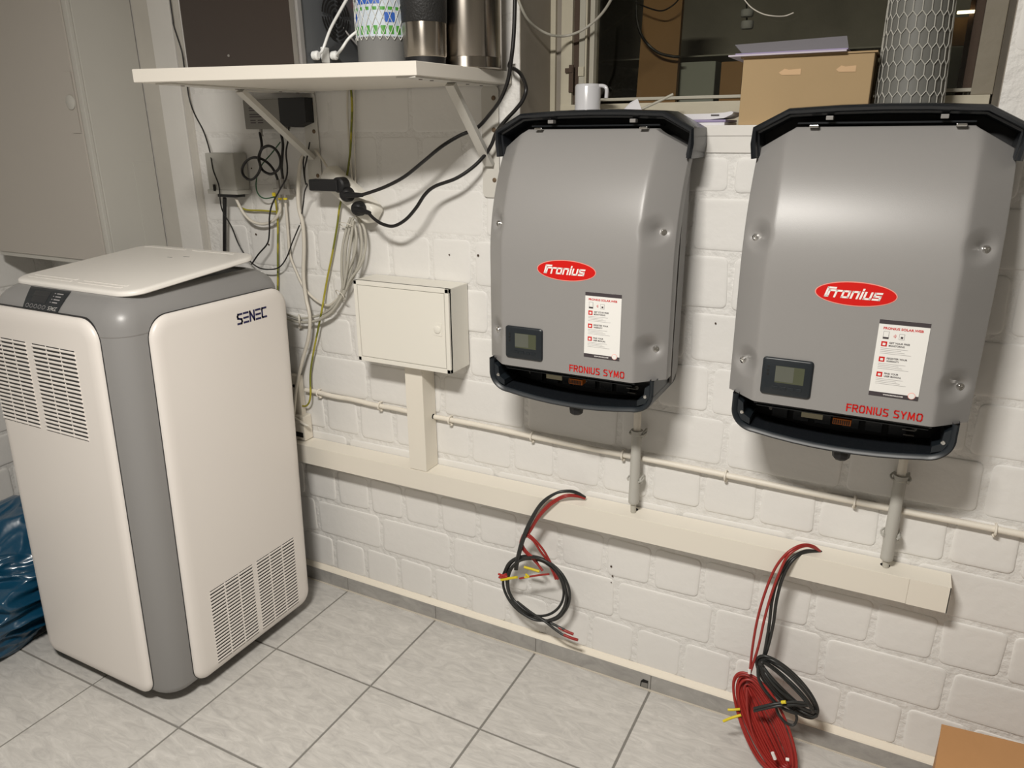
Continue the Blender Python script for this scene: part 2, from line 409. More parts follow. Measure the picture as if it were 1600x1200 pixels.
# small marks and holes on the wall
mk = MB()
for (px, py, rr) in ((955, 885, .0028), (957, 900, .0024), (955, 910, .0016), (229, 213, .004), (225, 375-100, .003), (420, 382, .0025), (400, 366, .003), (393, 263, .002), (747, 399, .003), (702, 398, .002), (1118, 505, .002)):
    p = at(px, py, .0); mk.lathe([(rr, 0), (rr, .0012)], (p.x, -.001, p.z), (0, 1, 0), 7)
mk.build('wall_mark', 'rust', wall)
# skirting tiles + caulk line
bb = struct('baseboard_back', MB().box((XL+.01, -.0105, -.002), (XR, .003, .0455)), 'grout')
i = -4
while FX0+i*T < 2.1:
    a = max(XL+.014, FX0+i*T+.0012); b = FX0+(i+1)*T-.0012; i += 1
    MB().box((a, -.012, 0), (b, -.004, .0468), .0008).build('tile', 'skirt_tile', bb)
# broken notch in the skirting
p = at(1007, 1065, -.012)
n = MB(); n.prism([(p.x-.011, -.0123, .003), (p.x+.010, -.0123, .003), (p.x+.010, -.0123, .027), (p.x-.004, -.0123, .028), (p.x-.010, -.0123, .020)], (0, -.0004, 0)); n.build('notch', 'black_hole', bb)
n = MB(); n.prism([(p.x-.009, -.0127, .004), (p.x+.009, -.0127, .004), (p.x+.009, -.0127, .019), (p.x-.007, -.0127, .017)], (0, -.0004, 0)); n.build('mortar_fill', 'grout', bb)
c = MB(); c.prism([(XL+.01, .003, .0462), (XL+.01, -.0118, .0462), (XL+.01, -.0095, .0500), (XL+.01, -.0015, .0585), (XL+.01, .003, .0595)], (XR-XL-.02, 0, 0)); struct('trim_1', c, 'caulk')
# left wall
wl = struct('wall_left', MB().box((XL-.2, YF, 0), (XL, .24, ZC)), 'mortar_paint')
for k, (z0, z1, kk, off) in enumerate(rows[:9]):
    P = .125 if kk == 'h' else .25; i = 0
    while i < 9:
        a = -(off % .125)-i*P-P+.0065; b = a+P-.013; i += 1
        if a < -.95: break
        brick(a, min(b, -.01), z0, z1, .2, wl, True)
bl = struct('baseboard_left', MB().box((XL, -1.4, -.002), (XL+.0105, -.012, .0455)), 'grout')
for i in range(0, 4):
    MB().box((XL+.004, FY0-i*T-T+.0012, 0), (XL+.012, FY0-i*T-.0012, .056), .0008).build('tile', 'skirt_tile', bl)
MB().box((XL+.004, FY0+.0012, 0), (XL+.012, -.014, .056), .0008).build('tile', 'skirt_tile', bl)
struct('wall_right', MB().box((XR, YF, 0), (XR+.2, .24, ZC)), 'far_wall')
struct('wall_front', MB().box((XL, YF-.2, 0), (XR, YF, ZC)), 'far_wall')
struct('ceiling', MB().box((XL-.2, YF-.2, ZC), (XR+.2, .24, ZC+.1)), 'ceiling_paint')
# ---- window
win = link(bpy.data.objects.new('window_1', None)); win.location = (WX0, .17, WZ0); ORG['window_1'] = Vector(win.location); win['kind'] = 'structure'
MB().box((WX0, -.0015, WZ0-.0215), (WX1, .165, WZ0-.001), .0015).build('window_sill', 'plaster', win)
MB().box((WX0-.001, .006, WZ0), (WX0+.0015, .165, WZ1)).build('reveal', 'reveal', win)
MB().box((WX1-.0015, .006, WZ0), (WX1+.001, .165, WZ1)).build('reveal', 'reveal', win)
fy = .163
MB().box((.637, fy-.002, WZ0), (.650, fy+.05, WZ1), .001).build('frame_edge', 'frame_paint', win)
MB().box((.650, fy+.008, WZ0), (.664, fy+.05, WZ1)).build('frame_groove', 'reveal', win)
MB().box((.664, fy, WZ0), (.692, fy+.05, WZ1), .0012).build('frame_post', 'frame_paint', win)
MB().box((.692, fy+.012, WZ0+.052), (.708, fy+.05, WZ1)).build('rusted_gap', 'rust', win)
MB().box((.664, fy-.001, WZ0), (1.548, fy+.05, WZ0+.050), .0012).build('frame_rail', 'frame_paint', win)
sash = MB().box((.708, fy+.004, WZ0+.052), (.722, fy+.036, WZ1), .001).build('sash_post', 'frame_gray', win)
MB().box((.7245, fy+.0, WZ0+.052), (.7285, fy+.036, WZ1)).build('sash_bead', 'frame_paint', win)
MB().box((.7285, fy+.014, WZ0+.052), (.734, fy+.036, WZ1)).build('sash_groove', 'rust', win)
MB().box((.734, fy+.004, WZ0+.058), (.745, fy+.036, WZ1), .001).build('sash_bead', 'frame_gray', win)
MB().box((.722, fy+.002, WZ0+.056), (1.548, fy+.04, WZ0+.0625), .001).build('sash_rail', 'frame_gray', win)
MB().box((1.515, fy, WZ0+.05), (1.551, fy+.05, WZ1), .0012).build('frame_post', 'frame_paint_dark', win)
MB().box((1.500, fy+.012, WZ0+.0625), (1.515, fy+.045, WZ1), .001).build('sash_post', 'rust', win)
MB().box((.745, fy+.022, WZ0+.0625), (1.500, fy+.026, WZ1)).build('pane', 'glass', win)
# rusty hinge / latch plates on the left post
h = MB(); q = at(893, 105, fy); h.box((q.x-.005, fy-.004, q.z-.055), (q.x+.006, fy, q.z+.005)); h.box((q.x-.014, fy-.006, q.z-.012), (q.x+.004, fy, q.z-.002)); h.build('latch', 'rust', win)
MB().box((.708, fy+.001, q.z-.02), (.722, fy+.006, q.z+.0)).build('hinge_plate', 'frame_paint', win)
# ---- added light shaft; objects in it stand in for reflections in the pane
sh = MB().box((.2, .95, .9), (2.4, 1.05, 2.5)); sh.box((.2, .24, .9), (.3, .95, 2.5)); sh.box((2.3, .24, .9), (2.4, .95, 2.5)); sh.box((.2, .24, .9), (2.4, .95, 1.0))
struct('wall_outer', sh, 'shaft_concrete')
def px_box(mb, x0, y0, x1, y1, ya, th, bev=0.):
    a = at(x0, y1, ya); b = at(x1, y0, ya); return mb.box((a.x, ya, min(a.z, b.z)), (b.x, ya+th, max(a.z, b.z)), bev)
struct('trim_5', px_box(MB(), 935, 66, 1480, 97, .62, .28, .004), 'shaft_ledge')
def simple(name, mb, m, label, cat, group=None, smooth=None): return tag(mb.build(name, m, None, smooth), label, cat, group)
a = at(991, 142, .42); simple('reflected_board', MB().prism([(a.x, .42, 1.30), (a.x+.108, .42, 1.30), (a.x+.104, .46, 1.76), (a.x+.004, .46, 1.76)], (0, .018, 0)), 'wood_board', 'wide brown board added as a reflection behind the window glass, left of the cardboard carton', 'board')
a = at(1124, 142, .42); simple('reflected_board', MB().box((a.x, .42, 1.30), (a.x+.052, .438, at(1124, 97, .42).z), .001), 'wood_board', 'short brown board added as a reflection behind the window glass directly beside the cardboard carton', 'board')
a = at(1056, 142, .5); simple('reflected_block', MB().box((a.x, .48, 1.30), (a.x+.105, .60, at(1056, 99, .5).z), .003), 'greenish', 'greenish grey block added as a reflection behind the glass between the two brown boards', 'block')
simple('cable_shaft', MB().tube([at(*q) for q in ((994, -10, .40), (995, 28, .40), (1001, 52, .40), (1013, 70, .41), (1030, 83, .41), (1050, 88, .41), (1062, 89, .415))], .0036), 'cable_black', 'thick dark curved hose added as a cable reflection behind the window glass', 'hose').name = 'hose'
simple('wire', MB().tube([at(*q) for q in ((994, 4, .39), (1012, 12, .39), (1032, 17, .39), (1046, 12, .39), (1058, 2, .39), (1062, -8, .39))], .0018), 'cable_black', 'thin black wire added as a sagging reflection behind the glass above the curved hose', 'wire')
for k, (y0, y1) in enumerate(((14, 27), (32, 46))):
    a = at(1157, y1, .5); b = at(1178, y0, .5)
    simple('reflected_drum', MB().lathe([((b.x-a.x)/2-.002, 0), ((b.x-a.x)/2, .003), ((b.x-a.x)/2, b.z-a.z-.003), ((b.x-a.x)/2-.002, b.z-a.z)], ((a.x+b.x)/2, .5, a.z), seg=20), 'gray_block', ('grey drum added as a reflection behind the glass above the paper brochures, upper of two', 'grey drum added as a reflection behind the glass above the paper brochures, lower of two')[k], 'drum', smooth=40)
simple('added_drum_rod', MB().tube([at(1167, 46, .52), at(1166, -40, .52)], .002), 'cable_black', 'dark rod added to carry the two reflected grey drums behind the glass', 'rod')
simple('white_wire', MB().tube([at(*q) for q in ((1158, -8, .14), (1172, 10, .14), (1190, 21, .14), (1208, 25, .14), (1226, 25, .15), (1240, 20, .15))], .0012), 'cable_white', 'thin white wire curling above the brochures in front of the glass', 'wire')
a = at(1480, 72, .42); simple('reflected_panel', MB().box((a.x-.03, .42, a.z), (at(1516, 72, .42).x, .435, at(1500, 27, .42).z)), 'wood_board', 'beige panel added as a reflection behind the glass below the glowing strip', 'board')
a = at(1460, 142, .42); simple('reflected_panel', MB().box((a.x-.02, .42, 1.28), (at(1500, 140, .42).x, .435, at(1490, 73, .42).z-.001)), 'greenish', 'grey-green panel added as a reflection behind the glass right of the wire mesh tube', 'board')
a = at(1503, 142, .42)
for (x0, x1, nm, lb) in ((1501, 1512, 'dark_wood', 'narrow dark brown post added as a reflection behind the glass beside the grey-green panel'), (1514, 1519, 'frame_paint', 'slim pale strip added as a reflection behind the glass between two dark posts'), (1524, 1538, 'dark_wood', 'wide dark brown post added as a reflection behind the glass nearest the right window edge')):
    a = at(x0, 100, .40); b = at(x1, 100, .40); simple('reflected_post', MB().box((a.x, .395, 1.28), (b.x, .41, 1.82)), nm, lb, 'post')
a = at(1494, 25, .41); b = at(1523, 19, .41); lampo = simple('reflected_strip_lamp', MB().box((a.x, .385, a.z+.001), (b.x, .394, a.z+.007), .002), 'reflected_lamp_glow', 'small glowing yellow strip added behind the window as a lamp reflection at upper right', 'lamp')  # added glowing strip, stands in for a lamp mirrored in the pane
# ---- ceiling lamp housing (outside the frame, holds the room light)
t = thing('ceiling_lamp', 'white rectangular ceiling lamp above the middle of the room', 'lamp', (LAMP.x, LAMP.y, ZC))
MB().box((LAMP.x-.26, LAMP.y-.13, LAMP.z+.02), (LAMP.x+.26, LAMP.y+.13, ZC), .006).build('housing', 'white_plastic', t)
# ================================================================== WALL CABINET
c = thing('wall_cabinet', 'white painted wall cabinet hung high in the left corner', 'cabinet', (-.9, -.1, 1.02))
MB().box((-1.16, -.182, 1.022), (-.597, -.001, 2.3), .002).build('body', 'cabinet_side_lit', c)
MB().box((-1.157, -.1935, 1.020), (-.600, -.182, 2.3), .002).build('front_frame', 'cabinet_side_lit', c)
dr = MB().box((-1.145, -.1985, 1.034), (-.618, -.1938, 2.3), .0015).build('door', 'cabinet_paint', c)
l1 = at(104, 112, -.199); l2 = at(129, 208, -.199)
mb = MB(); zt = l1.z; zb = l2.z; xr = -.623
mb.prism([(xr-.034, -.1995, zb), (xr, -.1995, zb), (xr, -.1995, zt), (xr-.034, -.1995, zt)], (0, -.0012, 0)); mb.build('latch_plate', 'cabinet_paint', dr)
p = at(114, 160, -.2); MB().lathe([(.019, 0), (.019, .0035), (.017, .005)], (xr-.018, -.2007, p.z), (0, -1, 0), 28).build('latch', 'cabinet_side_lit', dr, smooth=40)
MB().box((-.5975, -.075, 1.05), (-.5955, -.004, at(200, 252, -.03).z), .0006).build('cover_plate', 'cabinet_side_lit', c)
# ================================================================== BATTERY STORAGE UNIT (local frame, leans back slightly)
PV = Vector((0, -.640, 0)); TL = -.035
U = thing('battery_storage_unit', 'tall white and grey battery storage unit standing on the tiled floor', 'battery unit', PV, local=True); SHEAR.add(U.name)
bx0, bx1, by1 = -.507, -.022, .505
def body_ring(z, ins, r=.06): return [(a, b, z) for a, b in rrect(bx0+ins, ins, bx1-ins, by1-ins, max(.01, r-ins*.6), 8)]
mb = MB(); pillow(mb, [body_ring(z, i) for z, i in ((.034, .03), (.036, .014), (.046, .004), (.06, 0), (.982, 0), (1.002, .003), (1.019, .010), (1.034, .024), (1.044, .041), (1.050, .058), (1.050, .062), (1.043, .066))])
body = mb.build('body', 'unit_gray', U, smooth=35)
mb = MB(); pillow(mb, [body_ring(1.040, .064), body_ring(1.0455, .066)]); mb.build('top_recess', 'unit_dark', U)
mb = MB()
for fx in (-.40, -.12):
    mb.lathe([(.016, .0), (.018, .004), (.014, .03), (.014, .036)], (fx, .13, .0), seg=14)
mb.build('foot', 'unit_dark', U, smooth=40, sep=True)
mb = MB()
for fx in (-.40, -.12): mb.lathe([(.016, .0), (.018, .004), (.014, .03), (.014, .036)], (fx, .42, .0), seg=14)
mb.build('foot', 'unit_dark', U, smooth=40, sep=True)
# seam line round the head
mb = MB(); r = [(a, b, .968) for a, b in rrect(bx0-.0006, -.0006, bx1+.0006, by1+.0006, .0605, 8)]; r2 = [(a, b, .9695) for a, b in rrect(bx0-.0006, -.0006, bx1+.0006, by1+.0006, .0605, 8)]
pillow(mb, [r, r2]); mb.build('seam', 'inv_side', U)
def face_panel(name, a0, a1, z0, z1, rt, rb, fn, m, prof):
    mb = MB(); rings = []
    for ins, d in prof:
        rg = rrect(a0+ins, z0+ins, a1-ins, z1-ins, [max(.004, rb-ins), max(.004, rt-ins), max(.004, rt-ins), max(.004, rb-ins)], 8)
        rings.append([fn(a, b, d) for a, b in rg])
    pillow(mb, rings); return mb.build(name, m, U, smooth=60)
PR = ((0, -.002), (0, .004), (.002, .008), (.006, .0115), (.014, .0145), (.028, .016))
fnF = lambda a, z, d: (a, -d, z); fnS = lambda a, z, d: (bx1+d, a, z)
face_panel('panel_gap', -.502, -.0815, .0385, 1.0078, .054, .040, fnF, 'unit_dark', ((0, -.03), (0, .0012), (.004, .0016)))
fp = face_panel('front_panel', -.5005, -.083, .040, 1.006, .052, .038, fnF, 'unit_white', PR)
face_panel('panel_gap', .0705, .4945, .0385, 1.0025, .054, .040, fnS, 'unit_dark', ((0, -.03), (0, .0012), (.004, .0016)))
sp = face_panel('side_panel', .072, .493, .040, 1.001, .052, .038, fnS, 'unit_white', PR)
def grille(par, a0, a1, z0, z1, n, fn, slat_h, proud):
    def bx(mb, u0, v0, d0, u1, v1, d1):
        P = [fn(u, v, d) for d in (d0, d1) for u, v in ((u0, v0), (u1, v0), (u1, v1), (u0, v1))]
        mb.add(P, [(0, 1, 2, 3), (4, 5, 6, 7), (0, 1, 5, 4), (1, 2, 6, 5), (2, 3, 7, 6), (3, 0, 4, 7)])
    mb = MB(); bx(mb, a0, z0, .0150, a1, z1, .0163); mb.build('slot_backing', 'unit_dark', par)
    mb = MB()
    for k in (1, 2): u = a0+(a1-a0)*k/3; bx(mb, u-.002, z0, .0163, u+.002, z1, .0166)
    mb.build('rib', 'unit_white', par)
    dz = (z1-z0)/n; first = None
    for k in range(n):
        z = z0+dz*(k+.5)
        if first is None:
            mb = MB(); P = []
            prof = ((-slat_h/2, .0160), (-slat_h/2, .0160+proud*.5), (-slat_h*.2, .0160+proud), (slat_h*.3, .0160+proud*.8), (slat_h/2, .0160))
            for u in (a0-.001, a1+.001): P += [fn(u, h, d) for h, d in prof]
            m5 = len(prof); mb.add(P, [(i, (i+1) % m5, m5+(i+1) % m5, m5+i) for i in range(m5)]+[tuple(range(m5)), tuple(range(m5, 2*m5))])
            first = mb.build('slat', 'unit_white', par, smooth=40); first.location = (0, .035*z, z)
        else: o = link(bpy.data.objects.new('slat', first.data)); o.parent = par; o.location = (0, .035*z, z)
grille(fp, -.484, -.338, .718, .932, 21, fnF, .0054, .0030); grille(fp, -.311, -.157, .718, .932, 21, fnF, .0054, .0030)
def yl(y, z): return y-TL*z*-1+.640 if False else y+.640-.035*z
grille(sp, .137, .280, .063, .278, 22, fnS, .0056, .0016); grille(sp, .297, .439, .063, .278, 22, fnS, .0056, .0016)
# SENEC wordmark on the side panel
mb = MB(); Lh = .0235; Lw = .0135; st = .0050
paths = [[(Lw, Lh), (.002, Lh), (0, Lh*.8), (.001, Lh*.58), (Lw-.001, Lh*.44), (Lw, Lh*.2), (Lw-.002, 0), (0, 0)]]
def eb(x): return [[(x, Lh), (x+Lw, Lh)], [(x, Lh/2), (x+Lw, Lh/2)], [(x, 0), (x+Lw, 0)]]
paths += eb(.0205)+[[(.041, 0), (.041, Lh), (.041+Lw, 0), (.041+Lw, Lh)]]+eb(.0615)+[[(.082+Lw, Lh), (.083, Lh), (.082, Lh*.9), (.082, Lh*.1), (.083, 0), (.082+Lw, 0)]]
y0 = atx(372, 506, bx1+.016); ya = yl(y0.y, y0.z)
strokes(mb, paths, st, (bx1+.0163, ya, atx(372, 506, bx1+.016).z-.001), (0, 1, 0), (0, 0, 1), (.0002, 0, 0)); mb.build('brand_lettering', 'navy', sp)
# display on the sloping shoulder
def shoulder(z):                                      # local y of the shoulder surface at height z
    pr = ((.982, 0), (1.002, .003), (1.019, .010), (1.034, .024), (1.044, .041), (1.050, .058))
    for (z0, a), (z1, b) in zip(pr, pr[1:]):
        if z <= z1: return a+(b-a)*(z-z0)/(z1-z0)
    return .058
def shp_px(px, py, e):                               # where the picture ray meets the shoulder
    lo, hi = .985, 1.0499
    for _ in range(40):
        z = (lo+hi)/2; q = atz(px, py, z)
        if q.y+.640-.035*z > shoulder(z): lo = z
        else: hi = z
    return Vector((q.x, shoulder(z)-e, z))
def dsh(u, v, e):                                    # display coordinates 0..1 on the curved shoulder
    tl, tr, bl_, br = (50, 446.5), (113, 455), (36.5, 481), (90, 489.5)
    bow = 4.0*v*(1-v)
    px = (tl[0]*(1-u)+tr[0]*u)*v+(bl_[0]*(1-u)+br[0]*u)*(1-v)-bow; py = (tl[1]*(1-u)+tr[1]*u)*v+(bl_[1]*(1-u)+br[1]*u)*(1-v)
    return shp_px(px, py, e)
def dquad(name, m, quads, par, e):
    mb = MB()
    for (u0, v0, u1, v1) in quads:
        K = max(1, int((v1-v0)*10)); V = []
        for k in range(K+1): v = v0+(v1-v0)*k/K; V += [dsh(u0, v, e), dsh(u1, v, e)]
        mb.add(V, [(2*k, 2*k+1, 2*k+3, 2*k+2) for k in range(K)])
    return mb.build(name, m, par)
dp = dquad('display_panel', 'anthracite', [(0, 0, 1, 1)], U, .0022)
dquad('screen', 'black_plastic', [(.16, .34, .56, .86)], dp, .0027)
for k in range(5):
    mb = MB()
    for a in range(16):
        a0 = 2*PI*a/16; a1 = 2*PI*(a+1)/16
        mb.add([dsh(.11+.115*k+r*math.cos(b), .17+r*2.0*math.sin(b), .0026) for r, b in ((.045, a0), (.045, a1), (.036, a1), (.036, a0))], [(0, 1, 2, 3)])
    mb.build('touch_ring', 'text_gray', dp)
for k in range(4): dquad('status_mark', 'text_gray', [(.66, .42+.13*k, .69, .45+.13*k), (.72, .41+.13*k, .86+.02*(k % 2), .455+.13*k)], dp, .0026)
mb = MB(); fnp = [[(a/.0955, b/Lh) for a, b in p] for p in paths]
for path in fnp:
    for i in range(len(path)-1):
        a = Vector(path[i]); b = Vector(path[i+1]); d = (b-a); d.y *= .25; d.normalize(); e = Vector((-d.y, d.x*4))*.014
        mb.add([dsh(.70+p.x*.24, .10+p.y*.14, .0030) for p in (a-e, b-e, b+e, a+e)], [(0, 1, 2, 3)])
mb.build('brand_lettering', 'white_print', dp)
# lid, lifted at the back
mb = MB()
def lid_ring(z, ins): return [(a, b, z) for a, b in rrect(-.478+ins, .052+ins, -.040-ins, .444-ins, max(.006, .050-ins), 8)]
pillow(mb, [lid_ring(z, i) for z, i in ((0, .006), (.001, .002), (.003, 0), (.008, 0), (.011, .002), (.0128, .006), (.0135, .012))])
Rm = Matrix.Translation((0, .052, 1.0455)) @ Matrix.Rotation(.082, 4, 'X') @ Matrix.Translation((0, -.052, 0))
mb.v = [Rm @ v for v in mb.v]
lid = mb.build('lid', 'lid_white', U, smooth=35)
mb = MB()
for (x0, x1, y0) in ((-.44, -.28, .078), (-.44, -.28, .094), (-.25, -.10, .078), (-.25, -.10, .094), (-.45, -.29, .415), (-.26, -.11, .415)): mb.box((x0, y0, .0132), (x1, y0+.007, .0145), .0004)
for (x0, y0) in ((-.25, .39), (-.20, .40)): pass
mb.v = [Rm @ v for v in mb.v]; mb.build('lid_rib', 'lid_white', lid, sep=True)
mb = MB(); mb.box((-.262, .335, .0134), (-.244, .339, .0138)); mb.box((-.225, .355, .0134), (-.203, .359, .0138)); mb.v = [Rm @ v for v in mb.v]; mb.build('lid_print', 'text_gray', lid, sep=True)
q = shp_px(99, 447, .0); MB().box((q.x-.006, q.y-.003, q.z-.003), (q.x+.006, q.y+.012, q.z+.006), .001).build('lid_catch', 'unit_dark', U)
# ================================================================== INVERTERS
GRP = 'wall mounted inverters'
def make_inverter():
    I = thing('inverter', 'x', 'inverter', (0, 0, .82), GRP)
    ZT, ZB = 1.390, .9015
    def drop(z): t = max(0., z-1.125); return .38-math.sqrt(max(.0001, .38**2-t*t))
    def hw(z): return .2035 if z < 1.352 else .2035-(.2035-.137)*(z-1.352)/(ZT-1.352)
    CR = .1495; dim = [(sx*.1805, z) for sx in (-1, 1) for z in (1.199, .966)]
    def ysurf(u, z):
        y = -.204+drop(z); a = abs(u)
        k = .0028; e = (a-CR); s = (math.sqrt(e*e+k*k)+e)/2*1.0          # soft crease
        y += s*.98
        for (du, dz) in dim:
            g = math.exp(-(((u-du)/.013)**2+((z-dz)/.013)**2)); y += .0065*g
            sgn = 1 if du > 0 else -1
            rr = math.hypot(u-(du-sgn*.009), (z-dz-.006)/1.15); y += .016*max(0, 1-rr/.028)**1.3
        return y
    mb = MB(); NU, NZ = 120, 130; vs = []; fs = []
    for j in range(NZ+1):
        z = ZB+(ZT-ZB)*j/NZ; h = hw(z)
        for i in range(NU+1):
            u = -h+2*h*i/NU; vs.append((u, ysurf(u, z), z))
    W = NU+1
    fs = [(j*W+i, j*W+i+1, (j+1)*W+i+1, (j+1)*W+i) for j in range(NZ) for i in range(NU)]
    rim = [j*W for j in range(NZ+1)]+[NZ*W+i for i in range(1, NU+1)]+[j*W+NU for j in range(NZ-1, -1, -1)]+[i for i in range(NU-1, 0, -1)]
    base = len(vs); n = len(rim); cx, cz = 0, 1.14
    for d, ins in ((.0012, .0012), (.003, .0018), (.030, .0018)):
        for r in rim:
            u, y, z = vs[r]; su = (1 if u > 0 else -1)*ins if abs(u) > hw(z)-.002 else 0
            vs.append((u+su, y+d, z+(ins*.5 if z > ZT-.001 else (-ins*.5 if z < ZB+.001 else 0))))
    prev = rim
    for L_ in range(3):
        cur = [base+L_*n+k for k in range(n)]
        fs += [(prev[k], prev[(k+1) % n], cur[(k+1) % n], cur[k]) for k in range(n)]; prev = cur
    mb.add(vs, fs); cov = mb.build('cover', 'inv_gray', I, smooth=32)
    for sx in (-1, 1):
        for z in (1.199, .966):
            u = sx*.1805; y = ysurf(u, z); s = MB(); ax = Vector((sx*.62, -.8, .0)).normalized()
            s.lathe([(.0074, -.004), (.0074, .003), (.0058, .0056), (.0028, .0060), (.0026, .0035)], Vector((u, y+.0015, z)), ax, 16); s.build('screw', 'chrome', cov, smooth=40)
    # rear housing with cooling ribs
    MB().box((-.185, -.060, .865), (.185, -.002, 1.350), .004).build('housing', 'black_matte', I)
    MB().box((-.178, -.110, .900), (.178, -.058, 1.270)).build('heat_sink', 'black_matte', I)
    rb = MB()
    for sx in (-1, 1):
        rb.prism([(sx*.192, -.080, .87), (sx*.192, -.040, .89), (sx*.192, -.040, 1.34), (sx*.192, -.052, 1.34), (sx*.192, -.082, 1.22), (sx*.192, -.086, .95)], (sx*.006, 0, 0))
    rb.build('side_cheek', 'inv_side', I, sep=True)
    # lower terminal bay: tray
    def tray(ins, k=10):
        P = [(-.191+ins, .906), (-.191+ins, .872)]
        for a in range(k+1):
            t = PI+PI/2*a/k; P.append((-.145+math.cos(t)*(.046-ins), .874+math.sin(t)*(.043-ins)))
        for a in range(1, 8): u = -.145+.290*a/8; P.append((u, .831+ins-.012*(1-(u/.145)**2)))
        for a in range(k+1):
            t = -PI/2+PI/2*a/k; P.append((.145+math.cos(t)*(.046-ins), .874+math.sin(t)*(.043-ins)))
        P += [(.191-ins, .872), (.191-ins, .906)]; return P
    o_ = tray(0); i_ = tray(.011); n = len(o_); mb = MB(); vs = []; 
    lay = [(o_, -.02), (o_, -.182), ([(a*.995, b+.001) for a, b in o_], -.188), ([(a, b) for a, b in tray(.004)], -.190), (tray(.008), -.188), (i_, -.184), (i_, -.180)]
    for P, y in lay: vs += [(a, y, b) for a, b in P]
    fs = [(l*n+k, l*n+k+1, (l+1)*n+k+1, (l+1)*n+k) for l in range(len(lay)-1) for k in range(n-1)]
    mb.add(vs, fs); tr = mb.build('terminal_bay', 'anthracite', I, smooth=35)
    mb = MB(); vs = []
    for P, y in ((i_, -.1801), (i_, -.100)): vs += [(a, y, b) for a, b in P]
    mb.add(vs, [(k, k+1, n+k+1, n+k) for k in range(n-1)]); mb.build('bay_floor', 'black_plastic', tr, smooth=35)
    mb = MB(); mb.prism([(a, -.1005, b) for a, b in i_], (0, .03, 0)); mb.build('bay_back', 'black_matte', tr)
    MB().box((-.150, -.188, .8925), (.150, -.170, .8985), .001).build('bay_lintel', 'black_plastic', tr)
    MB().box((-.179, -.165, .893), (.179, -.10, .905)).build('bay_roof', 'black_matte', tr)
    MB().box((-.145, -.191, .8895), (.145, -.186, .8915), .0006).build('seal_strip', 'anthracite', tr)
    mb = MB()
    for sx in (-1, 1): mb.prism([(sx*.1805, -.183, .895), (sx*.170, -.183, .887), (sx*.168, -.183, .866), (sx*.155, -.183, .858), (sx*.155, -.183, .846), (sx*.172, -.183, .853), (sx*.1805, -.183, .870)], (0, .06, 0))
    mb.build('screw_boss', 'anthracite', tr, sep=True)
    for sx in (-1, 1): MB().lathe([(.0042, 0), (.0030, .001), (.0014, .001)], (sx*.1715, -.1832, .868), (0, -1, 0), 12).build('screw', 'chrome', tr)
    for sx in (-1, 1): MB().lathe([(.0045, 0), (.0045, .003), (.002, .003)], (sx*.128, -.1005, .857), (0, -1, 0), 12).build('bay_screw', 'zinc', tr)
    MB().box((-.066, -.152, .8655), (-.028, -.149, .8755), .0004).build('rating_label', 'label_beige', tr)
    ob = MB().box((-.010, -.156, .8625), (.022, -.135, .8745), .001).build('terminal_block', 'orange', tr)
    mb = MB()
    for k in range(8): mb.box((-.0085+.0037*k, -.1575, .8640), (-.0065+.0037*k, -.156, .872))
    mb.build('slot', 'rust', ob, sep=True)
    mb = MB()
    for (u, z, wd) in ((-.095, .872, .02), (.004, .858, .024), (.118, .856, .02), (.120, .846, .018)): mb.box((u-wd/2, -.113, z), (u+wd/2, -.100, z+.0015))
    mb.build('cable_clamp', 'zinc', tr, sep=True)
    mb = MB()
    for u in (-.11, -.07, -.03, .02, .06, .10): mb.box((u-.015, -.112, .842), (u+.015, -.10, .866), .001)
    mb.build('contact_block', 'black_plastic', tr, sep=True)
    MB().lathe([(.016, .008), (.0165, 0), (.0165, -.006), (.015, -.016), (.011, -.020), (.006, -.021)], (.013, -.164, .8185), (0, 0, 1), 8).build('cable_gland', 'black_matte', I, smooth=30)
    # top hood
    ho = [(-.214, 1.335), (-.2175, 1.362), (-.215, 1.392), (-.155, 1.4235), (-.07, 1.4275), (0, 1.4285), (.07, 1.4275), (.155, 1.4235), (.215, 1.392), (.2175, 1.362), (.214, 1.335)]
    def off(P, d):
        Q = []
        for i, p in enumerate(P):
            a = Vector(P[max(i-1, 0)]); b = Vector(P[min(i+1, len(P)-1)]); t = (b-a).normalized(); nn = Vector((t.y, -t.x)); Q.append((p[0]+nn.x*d, p[1]+nn.y*d))
        return Q
    lay = [(ho, -.004), (ho, -.085), (off(ho, .0015), -.100), (off(ho, .006), -.106), (off(ho, .0105), -.104), (off(ho, .0125), -.098), (off(ho, .0125), -.090), (off(ho, .016), -.088), (off(ho, .018), -.060), (off(ho, .018), -.030)]
    n = len(ho); vs = []
    for P, y in lay: vs += [(a, y, b) for a, b in P]
    mb = MB(); mb.add(vs, [(l*n+k, l*n+k+1, (l+1)*n+k+1, (l+1)*n+k) for l in range(len(lay)-1) for k in range(n-1)])
    hd = mb.build('hood', 'black_plastic', I, smooth=28)
    mb = MB(); q = off(ho, .014); mb.prism([(a, -.034, b) for a, b in q], (0, .028, 0)); mb.build('hood_back', 'black_matte', hd)
    MB().box((-.14, -.075, 1.396), (.14, -.034, 1.399)).build('hood_rail', 'black_plastic', hd)
    mb = MB()
    for u in (-.085, .092): mb.box((u-.006, -.101, 1.402), (u+.006, -.085, 1.409), .001)
    mb.build('hood_clip', 'inv_side', hd, sep=True)
    mb = MB()
    for u in (-.108, .118): mb.box((u-.008, -.112, 1.3895), (u+.008, -.096, 1.394), .0012)
    mb.build('cover_hook', 'chrome', hd, sep=True)
    # display
    y0 = -.2035; dx0, dx1, dz0, dz1 = -.1385, -.0505, .9205, .9915; mb = MB()
